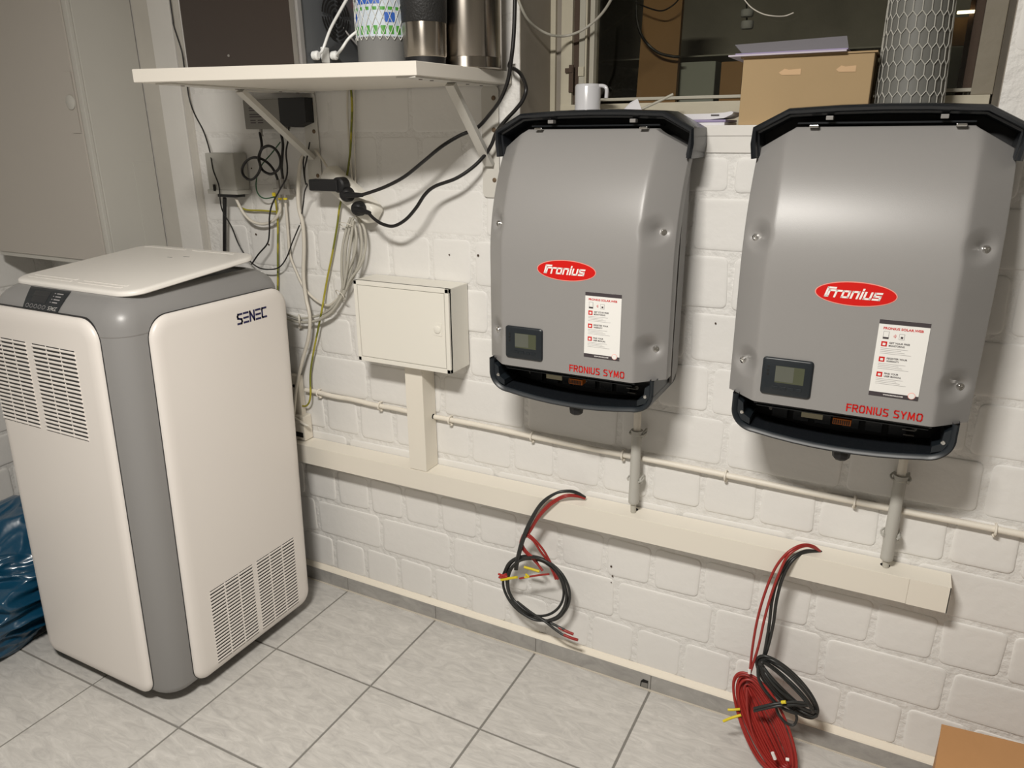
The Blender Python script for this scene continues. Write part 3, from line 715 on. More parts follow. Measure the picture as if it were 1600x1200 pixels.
    pillow(mb, [[(a, y, b) for a, b in rrect(dx0+i, dz0+i, dx1-i, dz1-i, .006, 4)] for i, y in ((0, y0+.004), (0, y0-.003), (.0015, y0-.0048), (.003, y0-.0055))])
    dsp = mb.build('display', 'anthracite', I, smooth=40)
    MB().box((-.1145, y0-.0058, .9455), (-.0645, y0-.0054, .9775)).build('screen', 'lcd', dsp)
    MB().box((-.1145, y0-.0060, .9480), (-.0825, y0-.0057, .9770)).build('painted_screen_glare', 'lcd_painted_glare', dsp)  # painted glare over part of the screen
    mb = MB()
    for k in range(3): mb.lathe([(.0024, 0), (.0024, .0004)], (-.1275, y0-.0055, .9745-.0072*k), (0, -1, 0), 10)
    mb.build('status_light', 'black_matte', dsp, sep=True)
    for k in range(4): MB().box((-.117+.0135*k, y0-.0066, .9325), (-.1065+.0135*k, y0-.0052, .9385), .0007).build('button', 'anthracite', dsp)
    # logo oval with slanted square lettering
    cz = 1.1195; ys = lambda z: -.2046+drop(z); mb = MB(); NE = 48
    def oval(rx, rz, e): return [(rx*math.cos(2*PI*k/NE), -.2040-e, cz+rz*math.sin(2*PI*k/NE)) for k in range(NE)]
    mb.add(oval(.0648, .0212, .0004), [tuple(range(NE))]); mb.build('logo_rim', 'pink', cov)
    mb = MB(); mb.add(oval(.0632, .0196, .0008), [tuple(range(NE))]); mb.build('logo_oval', 'red', cov)
    lh = .0105; L = []
    L += [[(.0, 0), (.0, lh+.0045), (.0115, lh+.0045)], [(.0, .0), (.0038, .0), (.0038, lh), (.0130, lh)]]        # F
    L += [[(.0160-.001, 0), (.0160-.001, lh), (.0225, lh)]]                                                       # r
    L += [[(.0265, 0), (.0265, lh), (.0360, lh), (.0360, 0), (.0265, 0)]]                                         # o
    L += [[(.0412, 0), (.0412, lh), (.0505, lh), (.0505, 0)]]                                                     # n
    L += [[(.0560, 0), (.0560, lh)], [(.0560, lh+.0042), (.0560, lh+.0050)]]                                      # i
    L += [[(.0612, lh), (.0612, 0), (.0705, 0), (.0705, lh)]]                                                     # u
    L += [[(.0852, lh), (.0758, lh), (.0758, lh*.5), (.0852, lh*.5), (.0852, 0), (.0755, 0)]]                     # s
    mb = MB(); strokes(mb, L, .0033, (-.0475, -.2040, cz-.0068), (1, 0, 0), (0, 0, 1), (0, -.0012, 0), .28); mb.build('brand_lettering', 'white_print', cov)
    H2 = .0122; W2 = .0070; GL = {'F': [[(0, 0), (0, H2), (W2*.9, H2)], [(0, H2*.52), (W2*.8, H2*.52)]], 'R': [[(0, 0), (0, H2), (W2*.8, H2), (W2, H2*.88), (W2, H2*.62), (W2*.8, H2*.5), (0, H2*.5)], [(W2*.45, H2*.5), (W2*1.05, 0)]],
          'O': [[(W2*.2, 0), (0, H2*.2), (0, H2*.8), (W2*.2, H2), (W2*.85, H2), (W2*1.05, H2*.8), (W2*1.05, H2*.2), (W2*.85, 0), (W2*.2, 0)]], 'N': [[(0, 0), (0, H2), (W2, 0), (W2, H2)]], 'I': [[(0, 0), (0, H2)]],
          'U': [[(0, H2), (0, H2*.2), (W2*.2, 0), (W2*.8, 0), (W2, H2*.2), (W2, H2)]], 'S': [[(W2*.9, H2), (W2*.15, H2), (0, H2*.8), (W2*.12, H2*.58), (W2*.85, H2*.42), (W2, H2*.2), (W2*.82, 0), (0, 0)]],
          'Y': [[(0, H2), (W2*.5, H2*.45), (W2, H2)], [(W2*.5, H2*.45), (W2*.5, 0)]], 'M': [[(0, 0), (W2*.12, H2), (W2*.65, H2*.15), (W2*1.18, H2), (W2*1.3, 0)]]}
    x = .0125; mb = MB()
    for ch in 'FRONIUS SYMO':
        if ch == ' ': x += .0062; continue
        strokes(mb, [[(p+x, q) for p, q in path] for path in GL[ch]], .00225, (0, -.2040, .9095), (1, 0, 0), (0, 0, 1), (0, -.0009, 0), .0); x += {'I': .0040, 'M': .0134, 'O': .0116, 'F': .0098, 'S': .0108}.get(ch, .0112)
    mb.build('model_lettering', 'red', cov)
    # sticker
    sx0, sx1, sz0, sz1 = .0435, .1205, .9445, 1.0805; ye = -.2044
    st = MB().box((sx0, ye-.0004, sz0), (sx1, ye+.0001, sz1)).build('sticker', 'sticker', I)
    def fl(name, m, rects, e=.0007, par=st, sep=False):
        mb = MB()
        for (a, b, c_, d) in rects: mb.add([(a, ye-e, b), (c_, ye-e, b), (c_, ye-e, d), (a, ye-e, d)], [(0, 1, 2, 3)])
        return mb.build(name, m, par, sep=sep)
    fl('sticker_band', 'text_dark', [(sx0, sz1-.0075, sx1, sz1), (sx0, sz0, sx1, sz0+.0075)], sep=True)
    text('FRONIUS SOLAR.WEB', .0040, .0605, 'red', st, 'sticker_title', (sx0+.0075, ye, sz1-.0165), (1, 0, 0), (0, 0, 1), bold=.025, sub=.0009)
    zi = sz1-.0335
    fl('sticker_icon', 'text_gray', [(sx0+.0085, zi+.003, sx0+.0175, zi+.0135), (sx0+.033, zi+.001, sx0+.0415, zi+.011)])
    fl('sticker_icon', 'sticker', [(sx0+.0092, zi+.0036, sx0+.0168, zi+.0129), (sx0+.0336, zi+.0016, sx0+.0409, zi+.0104)], .0009)
    fl('sticker_icon', 'text_dark', [(sx0+.0085, zi+.0005, sx0+.0175, zi+.0035), (sx0+.0357, zi+.003, sx0+.0393, zi+.0065)], .0011)
    mb = MB()
    for r_ in (.0015, .003, .0045):
        for k in range(6):
            a0 = -.7+1.4*k/6; a1 = a0+1.4/6; mb.add([(sx0+.0235+q*math.cos(b), ye-.0009, zi+.0063+q*math.sin(b)) for q, b in ((r_, a0), (r_, a1), (r_+.0006, a1), (r_+.0006, a0))], [(0, 1, 2, 3)])
    mb.build('sticker_icon', 'red', st)
    for k, (w1, w2) in enumerate((('GET YOUR FREE', 'MONITORING'), ('REGISTER YOUR', 'WARRANTY'), ('FIND YOUR', 'USER MANUAL'))):
        z = sz1-.0455-.0272*k; fl('sticker_icon', 'red', [(sx0+.0075, z-.001, sx0+.0165, z+.0078)])
        fl('sticker_icon', 'sticker', [(sx0+.0098, z+.0010, sx0+.0142, z+.0052)], .0009)
        text(w1, .0030, .0315*len(w1)/13, 'text_dark', st, 'sticker_heading', (sx0+.0195, ye, z+.0044), (1, 0, 0), (0, 0, 1), bold=.02, sub=.0008)
        text(w2, .0030, .0315*len(w2)/13, 'text_dark', st, 'sticker_heading', (sx0+.0195, ye, z-.0005), (1, 0, 0), (0, 0, 1), bold=.02, sub=.0008)
        fl('sticker_small_print', 'text_gray', [(sx0+.0075, z-.0045-.003*i, sx0+.0075+ln, z-.0040-.003*i) for i, ln in enumerate((.042, .032, .038, .048)[:4])])
    text('WWW.FRONIUS.COM', .0022, .031, 'white_print', st, 'sticker_title', (sx0+.0225, ye, sz0+.0027), (1, 0, 0), (0, 0, 1), bold=.03, sub=.0009)
    mb = MB(); mb.lathe([(.0058, 0), (.0058, .0003)], (sx1-.0105, ye-.0008, sz0+.0075), (0, -1, 0), 24); mb.build('sticker_badge', 'pink', st)
    mb = MB(); mb.lathe([(.0051, 0), (.0051, .0003)], (sx1-.0105, ye-.0011, sz0+.0075), (0, -1, 0), 24); mb.build('sticker_badge', 'sticker', st)
    return I
inv = make_inverter(); inv.location = (.8435, 0, .82)
inv['label'] = 'grey wall inverter nearer the white distribution box, its screen black'
dup(inv, (1.3805, 0, .82), 'grey wall inverter on the right, below the cardboard carton and mesh tube')
# ================================================================== DISTRIBUTION BOX, DUCTS, CONDUITS
D = thing('distribution_box', 'small cream plastic distribution box on the wall above the vertical duct', 'box', (.348, 0, .815))
ax0, ax1, az0, az1, ay = .203, .4895, .816, 1.030, -.092
MB().box((ax0, ay+.004, az0), (ax1, -.0005, az1), .002).build('body', 'white_plastic', D)
mb = MB()
for (a, b, c_, d) in ((ax0, az0, ax1, az0+.011), (ax0, az1-.011, ax1, az1), (ax0, az0, ax0+.010, az1), (ax1-.011, az0, ax1, az1)): mb.box((a, ay, b), (c_, ay+.012, d), .001)
mb.build('bezel', 'white_plastic', D)
MB().box((ax0+.010, ay+.0022, az0+.011), (ax1-.011, ay+.006, az1-.011)).build('door_gap', 'pipe_gray', D)
dd = MB().box((ax0+.012, ay+.0005, az0+.013), (ax1-.0135, ay+.006, az1-.0125), .001).build('door', 'white_plastic', D)
q = at(684, 515, ay); mb = MB()
mb.prism([(q.x+.0125, ay+.0005, q.z-.016), (q.x+.0125, ay+.0005, q.z+.016)]+[(q.x-.001+.017*math.cos(a), ay+.0005, q.z+.016*math.sin(a)) for a in [PI/2+PI*k/10 for k in range(11)]], (0, -.0012, 0)); mb.build('latch_plate', 'white_plastic', dd)
MB().lathe([(.0098, 0), (.0098, .0016), (.0085, .0024)], (q.x-.001, ay-.0007, q.z), (0, -1, 0), 24).build('latch', 'white_plastic', dd, smooth=40)
# horizontal trunking (very slightly out of level)
H = thing('cable_duct', 'long cream trunking running level along the lower brick wall', 'duct', (.7, 0, .46))
def ztop(x): return .5215+(x-1.6)*.0085
mb = MB(); xa, xb = -.30, 1.622
def dbox(mb, x0, x1, y0, y1, dz0, dz1): mb.add([(x, y, ztop(x)+dz) for x in (x0, x1) for y, dz in ((y0, dz0), (y1, dz0), (y1, dz1), (y0, dz1))], [(0, 1, 2, 3), (4, 5, 6, 7), (0, 1, 5, 4), (1, 2, 6, 5), (2, 3, 7, 6), (3, 0, 4, 7)])
dbox(mb, xa, xb, -.058, -.0005, -.057, 0); mb.build('trunk', 'duct_plastic', H)
mb = MB(); dbox(mb, xa, 1.5495, -.0595, -.057, -.058, -.0008); mb.build('cover', 'duct_plastic', H)
mb = MB(); dbox(mb, 1.5503, xb+.0018, -.0600, -.057, -.0585, .0003); mb.build('end_cover', 'duct_plastic', H)
mb = MB(); dbox(mb, xb, xb+.002, -.060, -.003, -.0585, .0008); mb.build('end_cap', 'duct_plastic', H)
holes = MB()
def hole(px, py, rx=.009):
    d = ray(px, py); z = .512
    for _ in range(4): p = atz(px, py, z); z = ztop(p.x)
    holes.prism([(p.x+rx*math.cos(a), p.y+rx*.8*math.sin(a), ztop(p.x)+.0001) for a in [2*PI*k/20 for k in range(20)]], (0, 0, .0006)); return p
h0 = hole(480, 683, .0085); h1 = hole(992, 796, .0085); h2 = hole(1383, 883, .0095); h3 = hole(912, 777, .006); h4 = hole(1280, 861, .006)
holes.build('cable_hole', 'black_hole', H)
Vd = thing('cable_duct', 'short vertical cream trunking linking distribution box down to the long trunking', 'duct', (.352, 0, .51))
vx0, vx1 = .3255, .3790
MB().box((vx0, -.056, ztop(.35)+.0012), (vx1, -.0005, az0-.0005), .0006).build('trunk', 'duct_plastic', Vd)
MB().box((vx0-.0006, -.0585, ztop(.35)+.0012), (vx1-.0, -.0562, az0-.0005), .0008).build('cover', 'duct_plastic', Vd)
zc_ = .6565
q = at(674, 641, -.02); MB().lathe([(.007, 0), (.007, .0008)], (vx1, -.014, zc_+.002), (1, 0, 0), 14).build('cable_hole', 'black_hole', Vd)
def conduit(label, x0, x1, za, zb, clips):
    C = thing('conduit', label, 'conduit', (x0, 0, za))
    pts = [(x0+(x1-x0)*k/10, -.010+.0007*math.sin(k*2.1), za+(zb-za)*k/10+.0012*math.sin(k*1.7)) for k in range(11)]
    MB().tube(pts, .0068, 12).build('pipe', 'conduit_paint', C, smooth=50)
    for x in clips:
        z = za+(zb-za)*(x-x0)/(x1-x0); mb = MB()
        mb.tube([(x, -.0005, z+.0085), (x, -.012, z+.0092), (x, -.0195, z+.002), (x, -.0185, z-.006), (x, -.012, z-.0105), (x, -.002, z-.0115)], .0024, 6)
        mb.lathe([(.0042, 0), (.0042, .007), (.002, .009)], (x+.0005, -.001, z-.0145), (0, -1, 0), 10); mb.build('pipe_clip', 'conduit_paint', C, smooth=50)
conduit('thin painted conduit on the brick left of the vertical trunking', -.075, .3245, .663, .656, (-.024, .198))
conduit('thin painted conduit clipped along the brick under both inverters', .3800, 1.95, .656, .640, (.430, .674, .916, 1.160, 1.428, 1.681))
def grey_pipe(label, hx, hp, px_top, px_cl, px_bot):
    C = thing('gray_pipe', label, 'pipe', (hp.x, hp.y, ztop(hp.x)))
    y = -.032; xt = at(px_top[0], px_top[1], y); xb_ = at(px_bot[0], px_bot[1], y); 
    MB().lathe([(.0085, 0), (.0085, .26)], (hp.x, y, ztop(hp.x)+.055), (0, 0, 1), 16).build('upper_pipe', 'conduit_paint', C, smooth=50)
    zt = xt.z; zb = xb_.z
    MB().lathe([(.0108, zb), (.0122, zb+.002), (.0122, zb+.01), (.0118, zt-.012), (.0140, zt-.010), (.0140, zt), (.0095, zt)], (hp.x, y, 0), (0, 0, 1), 20).build('sleeve', 'pipe_gray', C, smooth=40)
    mb = MB(); zc = xt.z-.009; z2 = at(*px_cl, y).z
    for z in (zc, z2):
        mb.tube([(hp.x+.011, -.001, z), (hp.x+.0175, -.018, z), (hp.x+.0165, -.034, z), (hp.x+.0125, -.041, z)], .0022, 6); mb.tube([(hp.x-.011, -.001, z), (hp.x-.0175, -.018, z), (hp.x-.0165, -.034, z), (hp.x-.0125, -.041, z)], .0022, 6)
        mb.box((hp.x+.012, -.034, z-.008), (hp.x+.0165, -.004, z+.006), .001)
    mb.build('pipe_clamp', 'pipe_gray', C, smooth=50)
    mb = MB(); mb.tube([(hp.x, y, zb+.004), (hp.x+.001, y, ztop(hp.x)+.0008)], .0065, 10, smooth=False); mb.build('cable_end', 'cable_gray', C, smooth=50)
grey_pipe('grey plastic pipe dropping into the trunking below the inverter nearer the box', 0, h1, (996, 672), (995, 750), (990, 786))
grey_pipe('grey plastic pipe dropping into the trunking below the right inverter', 0, h2, (1408, 742), (1398, 838), (1389, 875))
# ================================================================== DC CABLE BUNDLES
def cab(mb, pts, r, seg=8): mb.tube([at(*p) for p in pts], r, seg); return mb
B1 = thing('cable_bundle', 'small black and red coil of cables hanging from the trunking below the first inverter', 'cables', at(912, 777, -.03))
def loop(cx, cy, rx, ry, tilt, y0, y1, turns, jit, ph=0., n=16, dr=0.):
    out = []; rs = random.Random(int(cx+cy*3+ph*10))
    for k in range(int(turns*n)+1):
        a = ph+2*PI*k/n; t = k/(turns*n); s = 1+jit*math.sin(a*.63+t*9+rs.random()*.4)+dr*t
        u = rx*s*math.cos(a); v = ry*s*math.sin(a); out.append((cx+u*math.cos(tilt)-v*math.sin(tilt), cy+u*math.sin(tilt)+v*math.cos(tilt), y0+(y1-y0)*math.sin(a*.5+t*5)**2))
    return out
mb = MB()
for k, dx in enumerate((0, 2.4)):
    cab(mb, [(914-dx, 777, -.028), (905, 772-dx*.3, -.040), (890, 768-dx*.4, -.056), (868, 771, -.072), (845, 787+dx, -.078), (826+dx, 818, -.076), (814+dx*1.2, 848, -.070), (807+dx*1.2, 876, -.062), (805+dx, 890, -.058)], .0036)
mb.build('black_cable', 'cable_dc_black', B1, smooth=60)
mb = MB()
for k, (rx, ry, ph, yy, dc) in enumerate(((57, 45, 2.6, -.052, 0), (53, 42, .5, -.060, 1.5), (50, 39, 1.6, -.044, -1.5), (55, 41, 3.8, -.040, 1))):
    cab(mb, loop(838+dc, 919+dc, rx, ry, .85, yy, yy-.010, 1.02, .035, ph), .0036)
cab(mb, [(800, 935, -.050), (820, 953, -.056), (845, 966, -.062), (862, 974, -.062), (872, 979, -.060), (882, 984, -.060)], .0033)
cab(mb, [(808, 940, -.048), (830, 957, -.060), (850, 970, -.066), (868, 984, -.066), (880, 992, -.066), (891, 996, -.066)], .0033)
mb.build('black_cable', 'cable_dc_black', B1, smooth=60)
mb = MB(); cab(mb, [(873, 980, -.060), (884, 986, -.060), (896, 991, -.060)], .0038); cab(mb, [(881, 992, -.066), (893, 997, -.066), (903, 1000, -.066)], .0038); mb.build('red_end_sleeve', 'cable_red', B1, smooth=60)
mb = MB()
for dx in (0, 3.5):
    cab(mb, [(914, 779, -.030), (900, 774+dx*.4, -.045), (882, 774+dx*.7, -.060), (860, 786+dx, -.070), (842, 805+dx, -.070), (829, 826+dx, -.066), (821, 838+dx*.5, -.062)], .0031)
for dx in (0, 3.5):
    cab(mb, [(820-dx*.3, 831+dx, -.068), (833, 841+dx, -.064), (848-dx, 858+dx, -.058), (858-dx, 875, -.054), (867-dx, 893, -.050), (872-dx, 905, -.048)], .0031)
for dx in (0, 3.): cab(mb, [(817, 836, -.064), (813+dx, 850, -.060), (820+dx, 862, -.056), (832+dx, 873, -.054), (842, 884, -.053), (848, 892, -.055)], .0031)
cab(mb, [(858, 897, -.075), (840, 899, -.075), (822, 902, -.077), (812, 904, -.077)], .0027)
mb.build('red_cable', 'cable_red', B1, smooth=60)
mb = MB(); cab(mb, [(779, 897, -.072), (785, 899, -.074), (792, 901, -.073), (780, 902, -.073), (791, 897, -.074)], .0030); mb.build('red_tie', 'red_dark', B1, smooth=60)
mb = MB(); cab(mb, [(783, 906, -.072), (790, 905, -.074), (797, 903.5, -.075), (808, 902, -.076)], .0038); cab(mb, [(819, 886, -.062), (830, 889, -.060), (843, 893, -.058)], .0036); cab(mb, [(820, 902, -.077), (826, 901, -.078), (821, 897, -.080)], .003); mb.build('yellow_sleeve', 'yellow', B1, smooth=60)
B2 = thing('cable_bundle', 'long red and black coil of cables hanging from the trunking below the right inverter', 'cables', at(1280, 861, -.03))
mb = MB()
for k, dx in enumerate((0, 9)):
    cab(mb, [(1281, 861, -.028), (1272, 854+k*2, -.040), (1260, 851+k*2, -.052), (1246, 854+k*3, -.068), (1228+dx*.3, 866+k*3, -.082), (1210+dx, 890+k*2, -.086), (1194+dx*1.2, 930, -.088), (1183+dx*1.2, 970, -.090), (1176+dx, 1010, -.092), (1172, 1046+k*6, -.094)], .0030)
mb.build('red_cable', 'cable_red', B2, smooth=60)
mb = MB()
for k, dx in enumerate((0, 7)):
    cab(mb, [(1282, 862, -.026), (1272, 861, -.036), (1258, 861+k*2, -.048), (1243+dx*.2, 868+k*2, -.064), (1228+dx*.6, 882+k*2, -.076), (1214+dx, 908, -.078), (1206+dx, 940, -.078), (1202+dx*.9, 975, -.078), (1196+dx*.5, 1012, -.080), (1191, 1036, -.084)], .0036)
mb.build('black_cable', 'cable_dc_black', B2, smooth=60)
mb = MB()
for k in range(14):
    rx = 92+random.uniform(-7, 4)-k*.8; ry = 33-k*2.6+random.uniform(-1, 1); dc = random.uniform(-3, 3)+(k-6)*.5
    P = []
    for j in range(17):
        a = 2*PI*j/16+.2*k; u = rx*math.cos(a)*(1+.02*math.sin(3*a+k)); v = ry*math.sin(a)*(1+.05*math.sin(2*a+k)); ti = 1.13
        px = 1198+dc+u*math.cos(ti)-v*math.sin(ti); py = 1139+dc+u*math.sin(ti)+v*math.cos(ti)
        y = -.088-.035*(u/100+.6)-.011*math.sin(a)+k*.0026-.008
        P.append((px, py, y))
    mb.tube([Vector((q.x, q.y, max(q.z, .0065))) for q in (at(*p) for p in P)], .0031, 8)
cab(mb, [(1167, 1075, -.112), (1168, 1110, -.116), (1176, 1145, -.122), (1192, 1180, -.128), (1208, 1200, -.130)], .0030)
mb.build('red_coil', 'cable_red', B2, smooth=60)
mb = MB()
for k in range(6):
    cab(mb, loop(1231+random.uniform(-2, 2), 1073+random.uniform(-2, 2), 64-2*k, 22-3.0*k, .78, -.078-.004*k, -.094-.003*k, 1.0, .02, .7*k), .0035)
cab(mb, [(1184, 1040, -.10), (1186, 1062, -.112), (1200, 1085, -.116), (1222, 1106, -.114), (1246, 1116, -.108)], .0035)
cab(mb, [(1190, 1038, -.09), (1200, 1058, -.108), (1226, 1086, -.114), (1258, 1108, -.108), (1276, 1112, -.100)], .0035)
cab(mb, [(1212, 1104, -.108), (1217, 1117, -.112), (1228, 1129, -.114), (1240, 1133, -.112), (1245, 1122, -.106), (1240, 1108, -.10)], .0030)
for dy in (0, 4): cab(mb, [(1178, 1107+dy, -.135), (1195, 1103+dy, -.135), (1215, 1099+dy, -.130), (1240, 1097+dy, -.118), (1262, 1099+dy, -.108)], .0033)
mb.build('black_coil', 'cable_dc_black', B2, smooth=60)
mb = MB(); cab(mb, [(1221, 1097.5, -.1335), (1224, 1097, -.1332), (1228, 1097, -.133)], .0038); cab(mb, [(1137, 1109, -.125), (1145, 1109, -.122), (1156, 1108, -.116)], .0030); cab(mb, [(1130, 1127, -.130), (1142, 1122, -.126), (1158, 1117, -.118)], .0032); mb.build('yellow_sleeve', 'yellow', B2, smooth=60)
mb = MB(); cab(mb, [(1207, 1176, -.158), (1209, 1181, -.158), (1211, 1186, -.158)], .0040); cab(mb, [(1228, 1186, -.158), (1233, 1187, -.158)], .0036); cab(mb, [(1171, 1046, -.098), (1171, 1052, -.099)], .0036); mb.build('cable_marker', 'white_print', B2, smooth=60)
# ================================================================== SHELF
ZS = 1.513
SH = thing('shelf', 'white shelf board on two metal brackets above the wiring', 'shelf', (.25, -.2, ZS))
FLc = atz(206, 108, ZS); FRc = atz(650, 94.5, ZS); FRc = Vector((FRc.x, FRc.y, ZS))
poly = [(FLc.x, FLc.y), (FRc.x, FRc.y), (.617, -.002), (-.10, -.002)]
mb = MB(); rings = []
cxs = sum(p[0] for p in poly)/4; cys = sum(p[1] for p in poly)/4
def inset(k): return [(p[0]+(cxs-p[0])*k, p[1]+(cys-p[1])*k) for p in poly]
pillow(mb, [[(a, b, z) for a, b in inset(k)] for z, k in ((ZS-.0255, .004), (ZS-.0245, 0), (ZS-.001, 0), (ZS, .004))])
mb.build('board', 'shelf_white', SH)
def bracket(xc, ln, wd, br_y, br_z, zb):
    zu = ZS-.0257; p = MB()
    rg = rrect(xc-wd/2, zb, xc+wd/2, zu-.001, .012, 5); p.prism([(a, -.0025, b) for a, b in rg], (0, .002, 0)); o = p.build('wall_plate', 'bracket_white', SH)
    MB().box((xc-wd/2, -ln, zu-.003), (xc+wd/2, -.001, zu)).build('arm', 'bracket_white', SH)
    s = MB()
    for z in (zu-.028, zu-.096, zb+.040): s.lathe([(.0052, 0), (.0052, .0014), (.0035, .0026)], (xc+wd*.22, -.0025, z), (0, -1, 0), 12)
    s.build('screw', 'screw_rust', o)
    s = MB()
    for y in (-.04, -.10, -.24, -ln+.05): s.lathe([(.0040, 0), (.0040, .0008)], (xc+wd*.0, y, zu-.0031), (0, 0, -1), 10)
    s.build('screw_hole', 'rust', SH)
    b = MB(); w2 = .0105; y0_, z0_ = br_y, zu-.003; y1_, z1_ = -.003, br_z
    b.prism([(xc-w2, y0_, z0_), (xc+w2, y0_, z0_), (xc+w2, y1_, z1_), (xc-w2, y1_, z1_)], (0, -.010, -.007)); b.build('brace', 'bracket_white', SH)
bracket(.028, .44, .044, -.225, 1.328, 1.240)
bracket(.562, .33, .044, -.165, 1.318, 1.240)
# ---- things on the shelf
A = thing('cooler_box', 'large dark brown appliance with steel edge on the left of the shelf', 'appliance', (.15, -.25, ZS))
x0, x1, y0, y1, zt = -.010, .318, -.337, -.10, ZS+.36
MB().box((x0, y0+.004, ZS+.006), (x1-.004, y1, zt), .004).build('body', 'device_gray', A)
MB().box((x0, y0, ZS+.0065), (x1-.020, y0+.0045, zt), .001).build('front_panel', 'bronze_glass', A)
MB().box((x1-.020, y0-.002, ZS+.004), (x1-.006, y0+.006, zt), .002).build('edge_trim', 'steel', A)
MB().box((x1-.006, y0-.001, ZS+.004), (x1+.001, y0+.012, zt), .002).build('edge_trim', 'inv_side', A)
mb = MB()
for fx in (x0+.03, x1-.03):
    for fy_ in (y0+.03, y1-.03): mb.lathe([(.010, 0), (.010, .008)], (fx, fy_, ZS), seg=12)
mb.build('foot', 'unit_dark', A, sep=True)
MB().lathe([(.003, 0), (.0025, .0015)], (atx(340, 92, x1).x-.2, y0-.0005, ZS+.03), (0, -1, 0), 10).build('rivet', 'zinc', A)
gc = atx(524, 26, x1)      # fan grille on the right side
mb = MB()
def arc(mb, r0_, r1_, a0, a1, c=gc, n=8):
    for k in range(n):
        b0 = a0+(a1-a0)*k/n; b1 = a0+(a1-a0)*(k+1)/n
        mb.add([(x1+.0012, c.y+r*math.cos(b), c.z+r*math.sin(b)) for r, b in ((r0_, b0), (r0_, b1), (r1_, b1), (r1_, b0))], [(0, 1, 2, 3)])
for r_ in (.0155, .0235, .0315, .0395):
    for k in range(4): arc(mb, r_, r_+.0048, k*PI/2+.1, (k+1)*PI/2-.1)
mb.build('fan_slot', 'black_hole', A)
MB().lathe([(.009, 0), (.009, .001)], (x1, gc.y, gc.z), (1, 0, 0), 16).build('fan_hub', 'black_matte', A)
p = atx(560, 8, x1); MB().box((x1, p.y-.004, p.z-.005), (x1+.0015, p.y+.006, p.z+.005)).build('indicator_light', 'led_red', A)
p = atx(505, 88, x1); MB().box((x1-.003, p.y-.004, p.z-.012), (x1+.001, p.y+.02, p.z+.018), .002).build('socket', 'clear_plug', A)
P1 = thing('power_cable', 'white cable plugged lowest on the left of the appliance side, rising past the fan', 'cable', atx(490, 88, x1))
c1 = atx(489, 87, x1); MB().lathe([(.0085, 0), (.009, .010), (.006, .013)], (x1+.002, c1.y, c1.z), (1, 0, 0), 16).build('plug', 'clear_plug', P1, smooth=40)
MB().tube([(x1+.012, c1.y, c1.z), at(504, 78, c1.y+.02), at(516, 46, c1.y+.03), at(532, 16, c1.y+.03), at(548, -12, c1.y+.03)], .0030).build('lead', 'clear_plug', P1, smooth=60)
P2 = thing('power_cable', 'white cable plugged beside the netted tube at the appliance side', 'cable', atx(520, 88, x1))
c2 = atx(518, 87, x1); MB().lathe([(.0085, 0), (.009, .010), (.006, .013)], (x1+.002, c2.y, c2.z), (1, 0, 0), 16).build('plug', 'clear_plug', P2, smooth=40)
MB().tube([(x1+.013, c2.y, c2.z), at(534, 76, c2.y-.02), at(545, 60, c2.y-.01), at(560, 48, c2.y), at(574, 42, c2.y)], .0030).build('lead', 'clear_plug', P2, smooth=60)
simple('ribbon_cable', MB().tube([at(502, -8, -.20), at(520, 20, -.20), at(545, 55, -.19), at(572, 84, -.17)], .0022), 'inv_side', 'grey lead running diagonally down across the appliance fan grille', 'cable', smooth=60)
Tn = thing('netted_tube', 'grey plastic tube with a colourful label wrapped in white netting on the shelf', 'container', (.424, -.205, ZS))
tc = Vector((.4235, -.205, 0)); r_ = .0535; hl = at(600, 52, -.255).z
MB().lathe([(r_-.002, ZS), (r_, ZS+.003), (r_, ZS+.34), (r_-.003, ZS+.345)], tc, seg=40).build('body', 'tube_plastic', Tn, smooth=40)
mb = MB(); mb.lathe([(r_+.0006, hl-.004), (r_+.0006, ZS+.30)], tc, seg=40); mb.build('label', 'pale_print', Tn, smooth=40)
def band(z0, z1, a0, a1, m, nm='label_print', e=.0010):
    mb = MB(); n = 12
    for k in range(n):
        b0 = a0+(a1-a0)*k/n; b1 = a0+(a1-a0)*(k+1)/n
        mb.add([(tc.x+(r_+e)*math.cos(b), tc.y+(r_+e)*math.sin(b), z) for b, z in ((b0, z0), (b1, z0), (b1, z1), (b0, z1))], [(0, 1, 2, 3)])
    mb.build(nm, m, Tn)
band(hl, hl+.016, -3.0, .6, 'green_print'); band(hl+.044, hl+.050, -3.0, .6, 'green_print'); band(hl+.022, hl+.040, -2.5, -2.05, 'blue_print'); band(hl+.022, hl+.040, -.85, -.45, 'blue_print'); band(hl+.055, hl+.075, -2.0, -1.0, 'blue_print')
mb = MB(); nn_ = 24
for k in range(nn_):
    for sgn in (1, -1):
        P = []
        for j in range(9):
            a = 2*PI*(k+.5*sgn*(j % 2))/nn_; z = hl-.016+j*.016 if j else hl-.010
            P.append((tc.x+(r_+.0022)*math.cos(a), tc.y+(r_+.0022)*math.sin(a), z))
        mb.tube(P, .0008, 4, smooth=False)
nt_ = mb.build('netting', 'net_white', Tn); nt_['kind'] = 'stuff'
Tt = thing('thermos_tumbler', 'black and stainless steel travel tumbler on the shelf beside netted tube', 'tumbler', (.527, -.205, ZS))
cc = Vector((.5265, -.205, 0)); zs1 = at(665, 87, -.245).z; zs2 = at(665, 32, -.245).z
MB().lathe([(.038, ZS), (.040, ZS+.002), (.041, zs1)], cc, seg=40).build('base', 'black_matte', Tt, smooth=40)
MB().lathe([(.0415, zs1), (.0430, zs1+.002), (.0445, zs2)], cc, seg=48).build('steel_body', 'brushed_steel', Tt, smooth=40)
